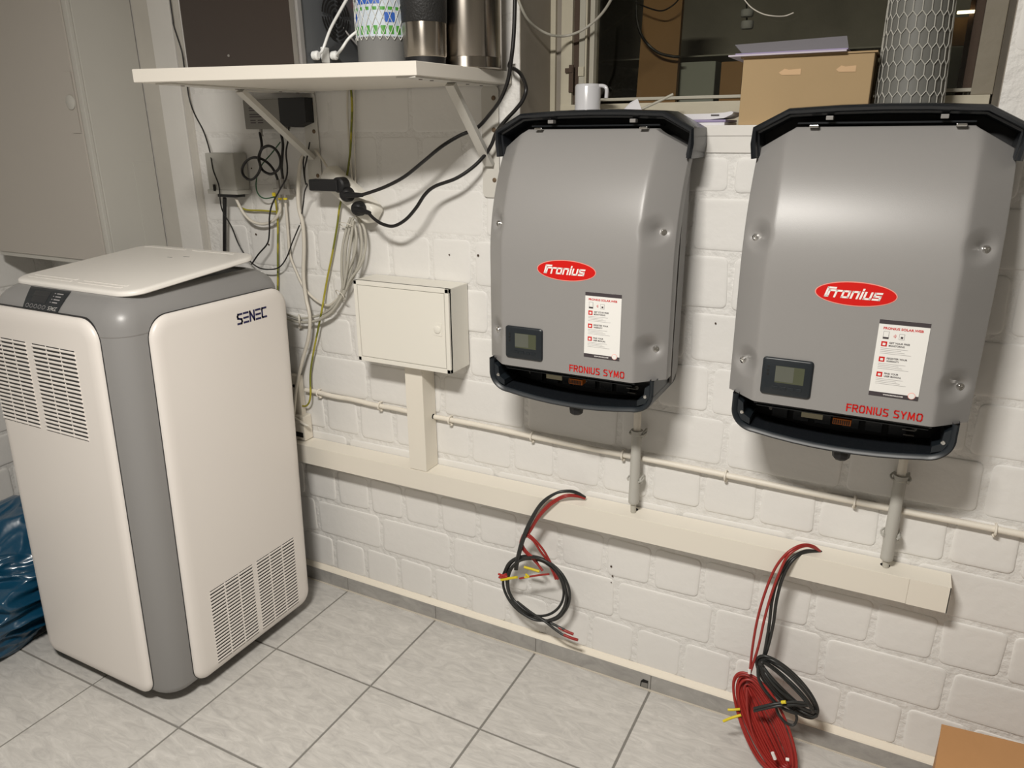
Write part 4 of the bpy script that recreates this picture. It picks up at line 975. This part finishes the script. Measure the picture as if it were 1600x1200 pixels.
MB().lathe([(.0440, zs2), (.0455, zs2+.002), (.0475, zs2+.09), (.046, zs2+.12)], cc, seg=48).build('grip', 'knurl_black', Tt, smooth=40)
Tc = thing('steel_canister', 'large brushed steel canister at the right end of the shelf', 'canister', (.552, -.08, ZS))
cc = Vector((.5545, -.0815, 0)); MB().lathe([(.070, ZS), (.0725, ZS+.002), (.0725, ZS+.022)], cc, seg=56).build('base_ring', 'brushed_steel', Tc, smooth=40)
MB().lathe([(.0715, ZS+.022), (.0725, ZS+.0235), (.0725, ZS+.34), (.070, ZS+.345)], cc, seg=56).build('body', 'brushed_steel', Tc, smooth=40)
# ================================================================== SILL OBJECTS
zs = WZ0-.001
C = thing('cardboard_carton', 'plain brown cardboard carton on the window sill', 'carton', (1.232, .085, zs))
MB().box((1.1145, .022, zs), (1.3475, .150, 1.519), .0015).build('box', 'cardboard', C)
MB().box((1.110, .019, 1.5185), (1.352, .152, 1.5215)).build('lid_flap', 'cardboard', C)
mb = MB(); 
for (px, py, wd) in ((1234, 112, .040), (1322, 107, .034)):
    p = at(px, py, .0215); mb.prism([(p.x-wd/2, .0218, p.z-.001), (p.x-wd*.35, .0218, p.z-.0055), (p.x+wd/2, .0218, p.z-.0060), (p.x+wd/2, .0218, p.z+.0045), (p.x-.002, .0218, p.z+.0035), (p.x-wd*.25, .0218, p.z+.0055)], (0, -.0006, 0))
mb.build('tape_strip', 'tape', C, sep=True)
K = thing('brochures', 'folded grey-lilac paper brochures lying on top of the cardboard carton', 'papers', (1.2, .08, 1.5215))
a = at(1140, 90, .012); b = at(1324, 78, .012)
MB().box((1.088, .008, 1.5216), (1.30, .15, 1.5245)).build('sheet', 'paper_edge', K)
mb = MB(); mb.prism([(1.088, .010, 1.5246), (1.120, .060, 1.534), (1.088, .012, 1.5285)], (.205, 0, 0)) if False else None
mb = MB(); P0 = at(1141, 67, .02); P1_ = at(1312, 55, .03)
q = [(1.112, .016, 1.528), (1.302, .020, 1.5275), (1.292, .075, 1.5470+.007), (1.088, .060, P0.z)]
mb.add(q+[(v[0], v[1]+.002, v[2]-.0016) for v in q], [(0, 1, 2, 3), (4, 5, 6, 7), (0, 1, 5, 4), (1, 2, 6, 5), (2, 3, 7, 6), (3, 0, 4, 7)]); mb.build('folded_sheet', 'paper_gray', K)
MB().box((1.100, .012, 1.5246), (1.302, .10, 1.5272), .0006).build('sheet', 'paper_purple', K)
Tm = thing('mesh_tube', 'grey tube wrapped in white hexagonal wire mesh on the window sill', 'tube', (1.413, .082, zs))
cc = Vector((1.4135, .0835, 0)); H_ = .46
def rad(z): return .0575-.006*min(1, (z-zs)/.25)
def cen(z): return Vector((cc.x-.004*(z-zs)/.2, cc.y, 0))
mb = MB(); pillow(mb, [[(cen(z).x+rad(z)*math.cos(2*PI*k/40), cc.y+rad(z)*math.sin(2*PI*k/40), z) for k in range(40)] for z in (zs, zs+.1, zs+.2, zs+.3, zs+H_)]); mb.build('core', 'tube_gray', Tm, smooth=50)
mb = MB(); ncol = 23; hz = .0170; zz = zs+.002; rowk = 0
def hp(col, z, e=.0024): a = 2*PI*col/ncol; r = rad(z)+e; c0 = cen(z); return Vector((c0.x+r*math.cos(a), cc.y+r*math.sin(a), z))
while zz < zs+.27:
    for c_ in range(ncol):
        o_ = .5*(rowk % 2)
        mb.tube([hp(c_+o_, zz), hp(c_+o_, zz+hz)], .0009, 4, cap=False, smooth=False)
        mb.tube([hp(c_+o_, zz+hz), hp(c_+o_+.5, zz+hz+.0095)], .0009, 4, cap=False, smooth=False)
        mb.tube([hp(c_+o_, zz+hz), hp(c_+o_-.5, zz+hz+.0095)], .0009, 4, cap=False, smooth=False)
    zz += hz+.0095; rowk += 1
nt_ = mb.build('wire_mesh', 'mesh_wire', Tm); nt_['kind'] = 'stuff'
G = thing('mug', 'white mug on the window sill above the first inverter', 'mug', (.772, .06, zs))
mc = Vector((.7715, .070, 0)); zt = at(916, 131, .062).z
MB().lathe([(.0285, zs+.0035), (.0288, zt-.006), (.0270, zt-.0015), (.0240, zt), (.0, zt)], mc, seg=40).build('cup', 'mug', G, smooth=50)
MB().tube([(mc.x+.020, mc.y, zt-.0048), (mc.x+.036, mc.y, zt-.0052), (mc.x+.0440, mc.y, zt-.012), (mc.x+.0440, mc.y, zt-.030)], .0042, 10).build('handle', 'mug', G, smooth=60)
simple('saucer', MB().lathe([(.034, zs), (.052, zs+.014), (.060, zs+.034), (.0585, zs+.034), (.050, zs+.016), (.033, zs+.003), (.0, zs+.003)], (.775, .086, 0), seg=40), 'mug', 'shallow white bowl holding the mug on the window sill', 'bowl', smooth=50)
mb = MB(); a = at(966, 178, .05); q = [at(966, 180, .050), at(1006, 180, .055), at(996, 154, .070), at(985, 160, .068)]
mb.add(q+[v+Vector((0, .0012, 0)) for v in q], [(0, 1, 2, 3), (4, 5, 6, 7), (0, 1, 5, 4), (1, 2, 6, 5), (2, 3, 7, 6), (3, 0, 4, 7)])
v0 = mb.v; zmin = min(v.z for v in v0)
simple('paper_scrap', mb, 'paper', 'torn white paper piece standing on the sill beside the white mug', 'paper')
simple('stick', MB().tube([at(975, 186, .07), at(1000, 172, .075), at(1030, 158, .08), at(1052, 147, .085)], .0028), 'frame_gray', 'thin pale stick leaning out of the papers towards the window glass', 'stick', smooth=60)
Kg = thing('magazine_stack', 'flat stack of magazines with curled pages on the sill left of the carton', 'magazines', (1.03, .07, zs))
MB().box((.935, .012, zs), (1.090, .13, zs+.006), .001).build('magazine', 'paper', Kg)
MB().box((.93, .010, zs+.0062), (1.092, .12, zs+.0108), .001).build('magazine', 'paper_purple', Kg)
mb = MB(); P = []
prof = [(.925, .011), (1.060, .0115), (1.088, .0135), (1.1035, .0205), (1.1055, .0245), (1.101, .0262), (1.088, .0240), (1.06, .0225), (.925, .0215)]
mb.prism([(a, .012, zs+b) for a, b in prof], (0, .10, 0)); mb.build('curled_magazine', 'paper', Kg)
MB().box((1.062, .0095, zs+.0185), (1.078, .0115, zs+.0205)).build('print', 'text_dark', Kg)
simple('window_cable', MB().tube([at(*q) for q in ((806, -14, -.02), (813, 8, -.014), (825, 31, .015), (842, 46, .06), (862, 55, .09), (884, 56, .13), (908, 48, .13), (930, 32, .13), (946, 14, .12), (960, -10, .10))], .0030), 'cable_gray', 'pale grey cable looping down in front of the window', 'cable', smooth=60)
# ================================================================== WALL ELECTRONICS
def wbox(mb, x0, py0, x1, py1, yf, yb=-.0005, bev=.002):
    a = at(x0, py1, yf); b = at(x1, py0, yf); mb.box((a.x, yf, a.z), (b.x, yb, b.z), bev); return a, b
J = thing('junction_box', 'grey plastic junction box on the wall left of the wiring', 'box', (-.26, 0, 1.23))
mb = MB(); a, b = wbox(mb, 327, 239, 363, 298, -.050, bev=.004); mb.build('body', 'pipe_gray', J); jx0, jx1 = a.x, b.x; jz = a.z
MB().box((jx0-.004, -.053, jz-.008), (jx1+.003, -.0005, jz+.004), .002).build('flange', 'pipe_gray', J)
MB().box((jx0+.022, -.0545, jz-.0), (jx0+.030, -.0525, jz+.018)).build('cable_notch', 'black_hole', J)
MB().box((jx0+.028, -.048, jz-.0165), (jx1-.010, -.012, jz-.008), .002).build('grommet', 'black_matte', J)
simple('black_pipe', MB().tube([at(351, 309, -.035), at(351, 350, -.032), at(351, 400, -.03)], .0055, 10), 'cable_black', 'thick black cable running straight down from the grey junction box', 'cable', smooth=60)
AM = thing('signal_amplifier', 'grey metal antenna amplifier on the wall behind the left bracket brace', 'amplifier', (-.12, 0, 1.40))
mb = MB(); a, b = wbox(mb, 384, 154, 437, 202, -.030); mb.build('body', 'amp_metal', AM)
fl_ = MB(); w_ = b.x-a.x; 
for (u0, u1, v) in ((.15, .55, .70), (.15, .50, .62), (.15, .45, .48), (.15, .55, .40), (.16, .30, .28), (.36, .50, .28), (.56, .70, .28), (.16, .30, .20), (.36, .50, .20)):
    fl_.box((a.x+w_*u0, -.0306, a.z+(b.z-a.z)*v), (a.x+w_*u1, -.0302, a.z+(b.z-a.z)*(v+.035)))
fl_.build('label_print', 'text_dark', AM)
mb = MB()
for px in (406, 439):
    p = at(px, 204, -.022); mb.lathe([(.0050, 0), (.0050, .004), (.0036, .004), (.0036, .010), (.0046, .010), (.0046, .018)], (p.x, -.018, a.z-.018), (0, 0, 1), 8)
mb.build('connector', 'zinc', AM)
simple('power_supply', MB().prism([at(434, 153, -.034), at(475, 152, -.034), at(478, 191, -.034), at(461, 199, -.034), at(438, 196, -.034)], (0, .033, 0)), 'black_matte', 'black power supply block on the wall beside the grey antenna amplifier', 'power supply')
GB = thing('grounding_block', 'small metal grounding block with coax connectors on the wall', 'connector block', (-.08, 0, 1.235))
mb = MB(); a, b = wbox(mb, 428, 295, 452, 304, -.022, bev=.001); p = at(460, 298, -.012); mb.box((b.x-.004, -.014, a.z+.004), (p.x, -.009, b.z), .001); mb.build('bar', 'zinc', GB)
mb = MB()
for px, py, q in ((434, 280, 297), (441, 278, 297), (449, 280, 297), (437, 303, 316), (445, 303, 316)):
    t0 = at(px, py, -.018); t1 = at(px+2, q, -.018); mb.tube([t0, t1], .0046, 8, smooth=False)
mb.build('connector', 'zinc', GB)
mb = MB()
for px in (438, 446): t0 = at(px, 312, -.018); mb.lathe([(.0056, 0), (.0056, .005)], t0, seg=10)
t0 = at(429, 303, -.02); mb.box((t0.x-.004, -.026, t0.z-.006), (t0.x+.005, -.014, t0.z+.004), .001); mb.build('yellow_ring', 'yellow', GB)
def cable(label, pts, r, m, name='cable', group=None): return simple(name, MB().tube([at(*p) for p in pts], r, 8), m, label, 'cable', group, smooth=60)
cable('black coaxial cable coiled in two small loops below the grey amplifier', [(406, 207, -.020), (409, 228, -.034), (405, 246, -.042), (409, 264, -.046), (423, 272, -.046), (436, 263, -.044), (438, 248, -.042), (431, 234, -.042), (420, 228, -.044), (409, 233, -.048), (404, 247, -.052), (407, 262, -.054), (400, 276, -.050), (390, 281, -.044), (380, 273, -.040), (379, 262, -.038), (386, 251, -.038), (397, 246, -.040), (410, 249, -.036), (421, 257, -.030), (429, 268, -.024), (434, 281, -.019)], .0036, 'cable_black', 'coaxial_cable')
cable('short straight black coaxial cable between amplifier and grounding block', [(439, 207, -.020), (442, 225, -.026), (441, 245, -.028), (440, 262, -.024), (442, 279, -.019)], .0036, 'cable_black', 'coaxial_cable')
cable('thin black cable falling from the ceiling past the junction box to the lid', [(264, -12, -.016), (270, 30, -.016), (272, 42, -.016), (284, 80, -.016), (288, 106, -.014), (292, 130, -.014), (296, 155, -.014), (304, 178, -.016), (318, 205, -.020), (328, 237, -.040), (333, 265, -.066), (342, 290, -.068), (344, 312, -.066), (348, 330, -.052), (362, 355, -.040), (373, 382, -.032), (388, 405, -.030), (404, 418, -.030), (422, 421, -.030), (437, 417, -.028), (448, 402, -.024), (457, 378, -.020), (468, 352, -.014)], .0019, 'cable_black', 'thin_cable')
cable('thin black cable from power supply curving down to the lid of the storage unit', [(451, 198, -.030), (451, 214, -.030), (447, 238, -.034), (449, 262, -.038), (447, 279, -.042), (437, 297, -.048), (425, 320, -.044), (421, 340, -.036), (421, 360, -.032), (418, 380, -.036), (404, 397, -.044), (393, 413, -.055)], .0022, 'cable_black', 'thin_cable')
PA = thing('power_adapter', 'long black plug-in power adapter at upper left of the power strip', 'adapter', at(505, 290, -.07))
a = at(484, 298, -.075); b = at(527, 281, -.075); MB().box((a.x, -.078, a.z), (b.x, -.050, b.z), .004).build('body', 'black_matte', PA)
p = at(525, 289, -.07); MB().lathe([(.019, 0), (.019, .024), (.015, .028)], (p.x+.006, -.046, p.z), (0, -1, 0), 20).build('plug', 'black_matte', PA, smooth=40)
cable('thin black cord pair joining the adapter to the shelf above and the wires below', [(484, 222, -.020), (480, 245, -.028), (476, 265, -.040), (477, 284, -.060), (480, 289, -.066), (476, 300, -.050), (474, 318, -.034), (471, 338, -.020), (470, 350, -.014)], .0019, 'cable_black', 'thin_cable')
cable('second thin black cord at the left end of the power adapter', [(478, 234, -.018), (474, 252, -.026), (475, 272, -.044), (478, 288, -.062)], .0019, 'cable_black', 'thin_cable')
# power strip
PSo = thing('power_strip', 'white power strip hanging slanted on the wall below the shelf', 'power strip', at(548, 305, -.03))
s0 = at(508, 271, -.035); s1 = at(582, 338, -.035); dv = (s1-s0).normalized(); pv = Vector((-dv.z, 0, dv.x)); 
def srg(e, y, hw_): return [tuple(s0+dv*(a)+pv*b+Vector((0, y+.035, 0))) for a, b in rrect(-.004+e, -hw_+e, (s1-s0).length+.004-e, hw_-e, .014, 5)]
mb = MB(); pillow(mb, [srg(0, -.008, .0265), srg(0, -.036, .0265), srg(.002, -.043, .0265), srg(.006, -.0465, .0265)]); mb.build('body', 'white_plastic', PSo, smooth=40)
def plug(label, px, py, dirv, pts):
    Q = thing('plug_cable', label, 'cable', at(px, py, -.05), 'black power cables in the power strip'); p = at(px, py, -.056)
    MB().lathe([(.0185, 0), (.0185, .012), (.015, .020), (.010, .024)], (p.x, -.047, p.z), (0, -1, 0), 20).build('plug', 'black_matte', Q, smooth=40)
    q0 = Vector((p.x, -.066, p.z)); e = at(*dirv); MB().tube([q0, q0*.4+e*.6, e], [.0085, .0050], 10).build('strain_relief', 'black_matte', Q, smooth=60)
    MB().tube([at(*d) for d in pts], .0042, 10).build('lead', 'cable_black', Q, smooth=60)
plug('black power cable plugged into the strip middle, rising behind the bracket to the top', 542, 304, (566, 305, -.074), [(560, 306, -.073), (580, 300, -.078), (604, 291, -.082), (632, 276, -.085), (662, 252, -.085), (690, 229, -.080), (718, 212, -.060), (745, 200, -.045), (764, 180, -.050), (781, 157, -.075), (793, 128, -.10), (799, 92, -.115), (803, 50, -.115), (805, -15, -.115)])
plug('black power cable plugged at the strip lower end, sagging then rising beside the canister', 560, 326, (578, 333, -.076), [(574, 331, -.075), (586, 343, -.080), (600, 351, -.082), (616, 353, -.082), (634, 343, -.080), (650, 325, -.078), (664, 304, -.074), (680, 291, -.070), (712, 279, -.060), (738, 262, -.046), (757, 243, -.036), (768, 226, -.036), (776, 206, -.050), (790, 188, -.075), (805, 172, -.09), (817, 156, -.092), (822, 138, -.09), (815, 118, -.07), (806, 109, -.05), (796, 104, -.03), (799, 92, -.018)])
# white, grey and earth wires
cable('thick cream cable hanging left of the power strip down to the trunking', [(480, 236, -.010), (470, 252, -.020), (466, 290, -.024), (467, 325, -.024), (473, 350, -.024), (475, 385, -.024), (474, 430, -.024), (478, 465, -.026), (484, 495, -.034), (482, 528, -.030), (472, 565, -.026), (463, 605, -.028), (459, 645, -.036), (456, 668, -.045), (447, 700, -.070)], .0052, 'cable_white')
cable('second cream cable running close beside the thick one at wall brackets', [(492, 234, -.006), (503, 248, -.02), (515, 268, -.035)], .0030, 'cable_white')
cable('white coax cable dropping from the grounding block behind the thick cream one', [(446, 317, -.018), (448, 340, -.016), (450, 365, -.014), (453, 398, -.014), (463, 425, -.012), (474, 448, -.010), (488, 464, -.010), (502, 474, -.010), (514, 477, -.012), (524, 470, -.014), (536, 458, -.016)], .0036, 'cable_white')
cable('white coax cable bowing from the grounding block to the junction box', [(437, 317, -.018), (437, 330, -.018), (428, 344, -.02), (412, 350, -.022), (394, 346, -.026), (380, 332, -.03), (369, 311, -.034)], .0042, 'cable_white')
cable('yellow-green earth wire running level under the junction box', [(372, 322, -.008), (386, 328, -.008), (410, 329, -.008), (432, 331, -.009)], .0026, 'earth_wire', 'earth_wire')
cable('yellow-green earth wire dropping straight behind the storage unit', [(429, 305, -.016), (432, 325, -.012), (434, 350, -.010), (434, 395, -.010), (434, 440, -.010), (433, 470, -.010), (432, 500, -.010)], .0026, 'earth_wire', 'earth_wire')
cable('thin green wire bowing left of the coaxial connectors', [(428, 308, -.020), (414, 310, -.026), (404, 304, -.028), (400, 290, -.028), (403, 270, -.026), (411, 255, -.022), (424, 240, -.016), (438, 222, -.010)], .0017, 'green', 'earth_wire')
cable('yellow-green earth wire passing behind the power strip down to the conduit', [(548, 133, -.010), (550, 165, -.010), (549, 200, -.010), (547, 240, -.010), (541, 280, -.012), (531, 322, -.012), (527, 352, -.012), (519, 398, -.012), (512, 432, -.012), (507, 460, -.014), (503, 484, -.024), (498, 510, -.020), (490, 550, -.014), (485, 585, -.012), (485, 620, -.022), (480, 633, -.020), (472, 634, -.014), (464, 628, -.008)], .0028, 'earth_wire', 'earth_wire')
cable('white cable running straight up the wall behind the power strip', [(543, 133, -.008), (543, 180, -.008), (546, 230, -.008), (550, 280, -.009), (553, 330, -.010)], .0026, 'cable_white')
cable('slim white cable next to the earth wire above the power strip', [(553, 134, -.007), (553, 200, -.007), (555, 260, -.007), (556, 300, -.008)], .0018, 'cable_white')
WB = thing('wire_bundle', 'grey-white bundle of looped cables hanging under the power strip', 'cables', at(548, 420, -.02))
def bstr(pts): MB().tube([at(*p) for p in pts], .0036, 8).build('strand', 'cable_gray', WB, smooth=60)
bstr([(548, 340, -.012), (541, 360, -.018), (535, 390, -.024), (534, 425, -.024), (535, 450, -.022), (527, 470, -.020), (512, 486, -.020), (490, 495, -.020), (468, 497, -.020), (445, 490, -.020), (428, 484, -.022)])
bstr([(552, 340, -.020), (545, 362, -.026), (540, 392, -.032), (539, 425, -.030), (538, 455, -.027), (529, 475, -.024), (514, 492, -.024), (490, 502, -.026), (465, 503, -.026), (442, 496, -.026), (426, 490, -.028)])
bstr([(556, 338, -.016), (563, 358, -.022), (565, 390, -.026), (558, 420, -.030), (545, 445, -.034), (534, 465, -.030), (520, 485, -.030), (500, 498, -.030)])
bstr([(560, 340, -.022), (570, 360, -.028), (571, 388, -.030), (563, 415, -.034), (548, 436, -.038), (541, 452, -.036)])
bstr([(552, 345, -.030), (549, 370, -.036), (545, 400, -.040), (541, 428, -.040), (537, 450, -.036), (541, 430, -.034), (553, 400, -.034), (557, 370, -.030), (553, 345, -.022)])
bstr([(549, 350, -.018), (553, 380, -.024), (551, 410, -.028), (541, 445, -.030), (531, 468, -.034), (517, 488, -.036), (498, 500, -.034)])
mb = MB()
for (cx_, cy_, ti) in ((541, 352, .3), (532, 462, .9)):
    mb.tube([at(cx_+11*math.cos(a)*math.cos(ti)-3*math.sin(a)*math.sin(ti), cy_+11*math.cos(a)*math.sin(ti)+3*math.sin(a)*math.cos(ti), -.027+.018*math.sin(a)) for a in [2*PI*k/12 for k in range(13)]], .0012, 6)
mb.build('tie', 'cable_white', WB, smooth=60)
mb = MB(); mb.tube([at(467, 492, -.002), at(467, 494, -.032), at(468, 505, -.032), at(469, 512, -.002)], .0026, 6); p = at(470, 511, -.004); mb.lathe([(.004, 0), (.004, .006)], p, (0, -1, 0), 8); mb.build('clip', 'cable_white', WB, smooth=60)
# cream pipe and socket behind the storage unit
cable('cream pipe rising behind the right edge of the storage unit', [(441, 515, -.035), (443, 560, -.035), (448, 620, -.038), (454, 668, -.045), (456, 690, -.055)], .0078, 'cable_white', 'cream_pipe')
so = thing('wall_socket', 'small cream wall socket with a dark opening just above the trunking', 'socket', at(464, 670, -.02))
a = at(452, 684, -.035); b = at(474, 654, -.035); zt_ = max(a.z, ztop(a.x)+.002); MB().box((a.x, -.036, zt_), (b.x, -.0005, b.z+.004), .003).build('body', 'conduit_paint', so)
MB().box((a.x+.018, -.0372, zt_+.010), (b.x-.006, -.0355, zt_+.026), .001).build('opening', 'black_hole', so)
cable('short cream cable stub pointing out above the trunking', [(455, 650, -.042), (466, 657, -.044), (478, 664, -.040), (482, 665, -.036)], .0046, 'cable_white', 'cable_stub')
sj = thing('junction_piece', 'small cream wall box at the left end of the thin conduit', 'box', at(455, 605, -.01))
a = at(449, 650, -.02); b = at(466, 588, -.02); MB().box((a.x, -.020, a.z+.01), (b.x, -.0005, b.z), .003).build('body', 'conduit_paint', sj)
p = at(459, 603, -.021); MB().lathe([(.005, 0), (.005, .001)], (p.x, -.0205, p.z), (0, -1, 0), 10).build('opening', 'black_hole', sj)
# ================================================================== BLUE BAG, FLOOR CARDBOARD
bm = bmesh.new(); bmesh.ops.create_icosphere(bm, subdivisions=7, radius=1)
for v in bm.verts:
    n = v.co.copy(); p = Vector((n.x*.215, n.y*.26, n.z*.165))
    f = 0
    for k, (sc, am) in enumerate(((1.3, .13), (2.6, .10), (5.0, .035))):
        q = Vector((n.x*sc+k*7.1, (n.y*.35+n.z*.9)*sc*1.25, (n.y*.9-n.z*.35)*sc*.45)); q += Vector((noise.noise(q*.7+Vector((5, 1, 2))), noise.noise(q*.7+Vector((1, 7, 3))), 0))*.6
        r = noise.noise(q); f += am*(1-min(1., abs(r)*2.8))
    p *= .93+f*1.15
    p += Vector((-.770, -.60, .150))
    p.z += .07*max(0, 1-((p.x+.74)**2+(p.y+.48)**2)/.030)
    p.z = max(p.z, .002); p.x = min(p.x, -.520) if p.y > -.66 else min(p.x, -.505)
    v.co = p
me = bpy.data.meshes.new('plastic_bag'); bm.to_mesh(me); bm.free(); me.materials.append(M['blue_film'])
for p in me.polygons: p.use_smooth = True
tag(link(bpy.data.objects.new('plastic_bag', me)), 'crumpled dark blue plastic bag lying on the floor left of the storage unit', 'bag')
zc = .30; q0 = atz(1472, 1132, zc); q1 = atz(1462, 1200, zc); q2 = atz(1600, 1163, zc)
ex = (q2-q0).normalized(); ey = (q1-q0).normalized()
K = thing('floor_carton', 'brown cardboard carton standing on the floor at the bottom right corner', 'carton', (q0.x, q0.y, 0))
def cq(a, b, z): v = q0+ex*a+ey*b; return (v.x, v.y, z)
mb = MB(); mb.prism([cq(0, 0, .001), cq(.34, 0, .001), cq(.34, .26, .001), cq(0, .26, .001)], (0, 0, zc-.004)); mb.build('box', 'cardboard_dark', K)
mb = MB(); mb.prism([cq(-.001, -.001, zc-.003), cq(.341, -.001, zc-.003), cq(.341, .1295, zc-.003), cq(-.001, .1295, zc-.003)], (0, 0, .003)); mb.build('flap', 'cardboard_dark', K)
mb = MB(); mb.prism([cq(-.001, .1305, zc-.003), cq(.341, .1305, zc-.003), cq(.341, .261, zc-.003), cq(-.001, .261, zc-.003)], (0, 0, .003)); mb.build('flap', 'cardboard_dark', K)
